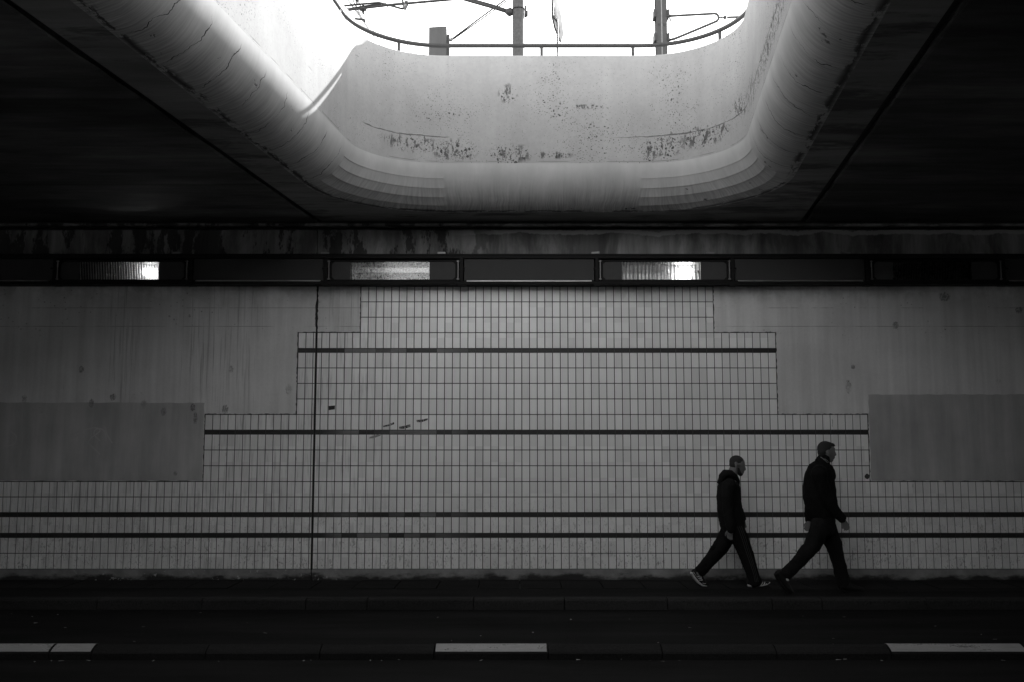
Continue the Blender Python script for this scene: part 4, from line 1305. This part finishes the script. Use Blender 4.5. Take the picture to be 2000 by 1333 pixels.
A.L(bm, [(1404.5, 943, 3.5, .05), (1409, 933, 4.5, .1), (1413, 928, 4, .115)], 0, 16)
A.L(bm, [(1416, 921.5, 3.2, .09), (1424, 922.5, 3.6, .105), (1433, 930, 3.2, .1), (1439, 937, 2.6, .075)], 0, 16)
skin('hood', bm, .007, MAT['hoodie'], hood, 2)
bm = bmesh.new()
A.L(bm, [(1431, 1016, 20, .16), (1431, 1032, 21, .175), (1432, 1046, 19, .16)], 0, 22)
A.L(bm, [(1437, 1034, 17.5, .105), (1447, 1058, 16.3, .10), (1457, 1083, 14, .085), (1466, 1108, 12.2, .075), (1473, 1132, 12.6, .075), (1474.5, 1139.5, 13, .075)], -.085)
A.L(bm, [(1427, 1034, 17.5, .105), (1413, 1060, 16, .10), (1400, 1079, 14.5, .085), (1382, 1100, 12.2, .075), (1367, 1117, 11.8, .07)], .085)
A.L(bm, [(1396, 1066, 4, .04), (1391, 1071, 4.4, .04)], .05, 10)
tp = skin('track_trousers', bm, .009, MAT['trackpants'], rA, 4, .028)
for off in (-4.2, 0, 4.2):
    ribbon('piping', A, [(1438 + off, 1026), (1447 + off * .95, 1052), (1459 + off * .8, 1088), (1469 + off * .75, 1118), (1472 + off * .7, 1134)], .9, tp, MAT['pant_stripe'], tp)
for fi, (up, so, dy) in enumerate((([(1463, 1137, 6.5, .042), (1472, 1136.5, 8, .044), (1483, 1139, 6.8, .047), (1493, 1140.2, 4.8, .047), (1500, 1139, 3.0, .040)], [(1462, 1144, 3.1, .046), (1474, 1145, 3.0, .048), (1487, 1143.6, 2.4, .052), (1497, 1141, 1.6, .048), (1503, 1138, 1.0, .036)], -.075),
                                   ([(1355, 1117, 6.8, .042), (1362, 1124, 8, .044), (1369, 1132.5, 7, .047), (1375, 1139, 5.0, .047), (1379.5, 1142.2, 3.0, .040)], [(1350.5, 1119.5, 3.4, .046), (1356, 1129, 3.0, .048), (1364, 1138, 2.5, .052), (1372, 1143.6, 1.8, .048), (1380, 1145, 1.1, .036)], .09))):
    sh = empty('shoe', A.p(up[0][0], up[0][1], dy)); sh.parent = rA; sh.matrix_parent_inverse = parent_matrix(rA).inverted()
    bm = bmesh.new(); A.L(bm, up, dy); u_o = skin('upper', bm, .006, MAT['shoe_dark'], sh, 2)
    bm = bmesh.new(); A.L(bm, so, dy); skin('sole', bm, .004, MAT['shoe_pale'], sh, 1)
    if fi == 0:
        st = [[(1477 + 4.2 * k, 1142.5), (1481.5 + 4.2 * k, 1134.5)] for k in range(3)] + [[(1491, 1138), (1494, 1139.5), (1501, 1135.5)]]
        band = [(1460, 1139.8), (1470, 1141), (1482, 1142), (1492, 1142.5)]
    else:
        st = [[(1363.2 + 1.6 * k, 1127.8 + 3.4 * k), (1371 + 1.2 * k, 1127 + 3.5 * k)] for k in range(3)] + [[(1373.5, 1140), (1376, 1141.5), (1380, 1141)]]
        band = [(1350.5, 1116.5), (1356, 1121.5), (1361, 1129.5), (1366, 1138)]
    for q in st: ribbon('stripe', A, q, 1.3, u_o, MAT['stripe'], sh)
    ribbon('heel_band', A, band, 4.2, u_o, MAT['shoe_pale'], sh, .002)

# --- the man in front: collared jacket, dark jeans, head up
rB = empty('person', (at(1605, 1150, 12.16).x, 12.16, PAVE_Z), 'taller person in black jacket and dark jeans walking ahead by the wall', 'person', 'people walking along the wall')
Bm = Man(12.16, rB)
bm = bmesh.new()
Bm.B(bm, 1613, 878, 15.2, .080, 15.0, 0, -.05)
Bm.L(bm, [(1617.5, 880, 11.8, .068), (1619.5, 889, 9.8, .060), (1621, 896, 7.6, .047), (1622.8, 899.6, 5, .034)])
Bm.L(bm, [(1627.6, 876, 2.4, .045), (1628.6, 880, 2.3, .03)])
Bm.L(bm, [(1629.3, 882, 1.7, .012), (1631, 886, 1.9, .014), (1631.6, 889.3, 2.0, .016)])
Bm.L(bm, [(1628.4, 892.6, 2.1, .024), (1627.9, 895.6, 2.0, .022)])
for sy in (-1, 1): Bm.L(bm, [(1617.2, 881, 2.4, .008), (1618.6, 885.5, 3.1, .010), (1618.4, 891, 1.9, .008)], sy * .082, 10)
Bm.L(bm, [(1611.5, 889, 9.4, .062), (1609, 898, 9.8, .064), (1606, 912, 12, .075)])
Bm.L(bm, [(1602, 920, 19, .16), (1601, 950, 21, .165), (1604, 985, 19, .15), (1608, 1012, 18, .145)])
Bm.L(bm, [(1600, 922, 7, .05), (1616, 974, 6, .045), (1646, 1016, 4.6, .03)], -.215); Bm.L(bm, [(1600, 922, 7, .05), (1586, 974, 6, .045), (1580, 1018, 4.6, .03)], .215)
Bm.L(bm, [(1601, 920, 9, .06, -.2), (1602, 916, 9, .06, 0), (1601, 920, 9, .06, .2)])
Bm.L(bm, [(1604, 1020, 13, .085), (1583, 1074, 9, .06), (1534, 1122, 6, .042)], -.085); Bm.L(bm, [(1611, 1020, 13, .085), (1632, 1080, 9, .06), (1649, 1138, 6, .042)], .085)
Bm.L(bm, [(1534, 1122, 6, .042), (1536, 1134, 5.5, .04)], -.085); Bm.L(bm, [(1649, 1138, 6, .042), (1654, 1147, 5.5, .04)], .085)
hand(Bm, bm, 1647, 1017, (.47, .88), -.215, .28, 1)
hand(Bm, bm, 1582, 1018, (-.30, .95), .19, .30, 1)
skin('body', bm, .0062, MAT['skin'], rB, 2)
bm = bmesh.new()
Bm.B(bm, 1611.6, 876.4, 15.4, .083, 14.6, 0, -.05); Bm.B(bm, 1605.5, 883, 8.5, .076, 11.5); Bm.L(bm, [(1618, 867.5, 4.5, .055), (1627, 869.5, 3.0, .05), (1629, 871.5, 1.8, .045)], 0, 12)
skin('hair', bm, .008, MAT['hair'], rB, 3)
for sy in (-1, 1):
    for nm, uu, vv, ru, rv, mt in (('eye', 1626.4, 882.6, 1.5, .9, 'hair'), ('eyebrow', 1626.8, 878.6, 2.4, .8, 'hair')):
        bm = bmesh.new(); Bm.B(bm, uu, vv, ru, .009, rv, sy * .038); smooth(put(nm, bm, MAT[mt], rB))
bm = bmesh.new(); Bm.L(bm, [(1628.2, 893.9, .7, .022), (1629.8, 894.1, .6, .018)], 0, 8); put('mouth', bm, MAT['beard'], rB)
bm = bmesh.new()
Bm.L(bm, [(1607, 904, 14, .10), (1603, 914, 22, .17), (1600.5, 928, 27, .215), (1600, 950, 30, .22), (1601, 972, 31, .215), (1604, 990, 31, .205), (1606, 1004, 28, .19), (1607, 1009, 25, .18)], 0, 24)
Bm.L(bm, [(1599, 926, 15, .09), (1605, 950, 14, .082), (1615, 974, 12, .072), (1630, 997, 10.2, .062), (1645, 1015, 8, .05)], -.22)
Bm.L(bm, [(1599, 926, 15, .09), (1592, 950, 14, .082), (1585, 974, 12, .072), (1582, 998, 10, .06), (1581, 1017, 8.2, .05)], .215)
Bm.L(bm, [(1600, 924, 14, .09, -.2), (1602, 918, 14, .09, 0), (1600, 924, 14, .09, .2)])
Bm.L(bm, [(1621, 912, 5, .07), (1625, 921, 5.5, .08), (1626, 934, 5, .09)], 0, 12)
jk = skin('jacket', bm, .009, MAT['jacket'], rB, 5, .028)
bm = bmesh.new()      # stand-up collar
Bm.L(bm, [(1606, 904, 14.5, .098), (1608.5, 897.5, 12.6, .082), (1610, 893.5, 11.4, .074)], 0, 20)
cl = skin('collar', bm, .007, MAT['jacket'], jk, 2)
ribbon('trim', Bm, [(1600, 893), (1606, 898.5), (1612, 904)], 1.0, cl, MAT['collar_trim'], cl)
ribbon('trim', Bm, [(1606, 896.5), (1612, 900), (1616.5, 905)], .9, cl, MAT['collar_trim'], cl)
bm = bmesh.new()
Bm.L(bm, [(1608, 1000, 21, .165), (1608, 1018, 22.5, .18), (1608, 1034, 21, .17)], 0, 22)
Bm.L(bm, [(1604, 1022, 18.5, .11), (1596, 1046, 18, .105), (1584, 1070, 15.5, .092), (1562, 1095, 13, .078), (1540, 1117, 12, .07), (1535, 1123, 12.4, .07)], -.09)
Bm.L(bm, [(1611, 1022, 19, .11), (1623, 1052, 17.5, .10), (1633, 1080, 14.5, .088), (1641, 1110, 12.8, .075), (1648, 1142, 12.4, .072)], .09)
Bm.L(bm, [(1570, 1073, 5, .05), (1563, 1079, 5, .05)], -.06, 10)
jn = skin('jeans', bm, .009, MAT['jeans'], rB, 4, .028)
ribbon('belt_seam', Bm, [(1588, 1011), (1600, 1011.5), (1612, 1011)], .8, jn, MAT['collar_trim'], jn) if False else None
for fi, (up, so, dy) in enumerate((([(1520, 1119, 7.6, .044), (1527, 1129, 9, .046), (1534, 1141, 8, .05), (1541, 1151, 6.0, .05), (1546, 1157, 3.8, .042)], [(1514.5, 1122, 3.0, .048), (1521, 1136, 2.8, .05), (1530, 1148, 2.6, .053), (1538, 1156.5, 2.0, .05), (1547, 1161, 1.3, .040)], -.10),
                                   ([(1645, 1143, 8, .046), (1655, 1145.5, 9.5, .048), (1666, 1149.5, 7.2, .052), (1677, 1151, 5.2, .052), (1684, 1150.6, 3.4, .042)], [(1642, 1154.5, 2.2, .05), (1656, 1155.4, 2.2, .052), (1670, 1155.0, 2.0, .056), (1680, 1153.6, 1.8, .052), (1686, 1151.6, 1.0, .040)], .07))):
    sh = empty('shoe', Bm.p(up[0][0], up[0][1], dy)); sh.parent = rB; sh.matrix_parent_inverse = parent_matrix(rB).inverted()
    bm = bmesh.new(); Bm.L(bm, up, dy); skin('upper', bm, .006, MAT['shoe_dark'], sh, 2)
    bm = bmesh.new(); Bm.L(bm, so, dy); skin('sole', bm, .004, MAT['shoe_dark'], sh, 1)
    if fi == 0:
        bm = bmesh.new(); Bm.L(bm, [(1536.5, 1128, 5, .044), (1535, 1133, 5, .042)], dy); skin('sock', bm, .005, MAT['stripe'], sh, 1)
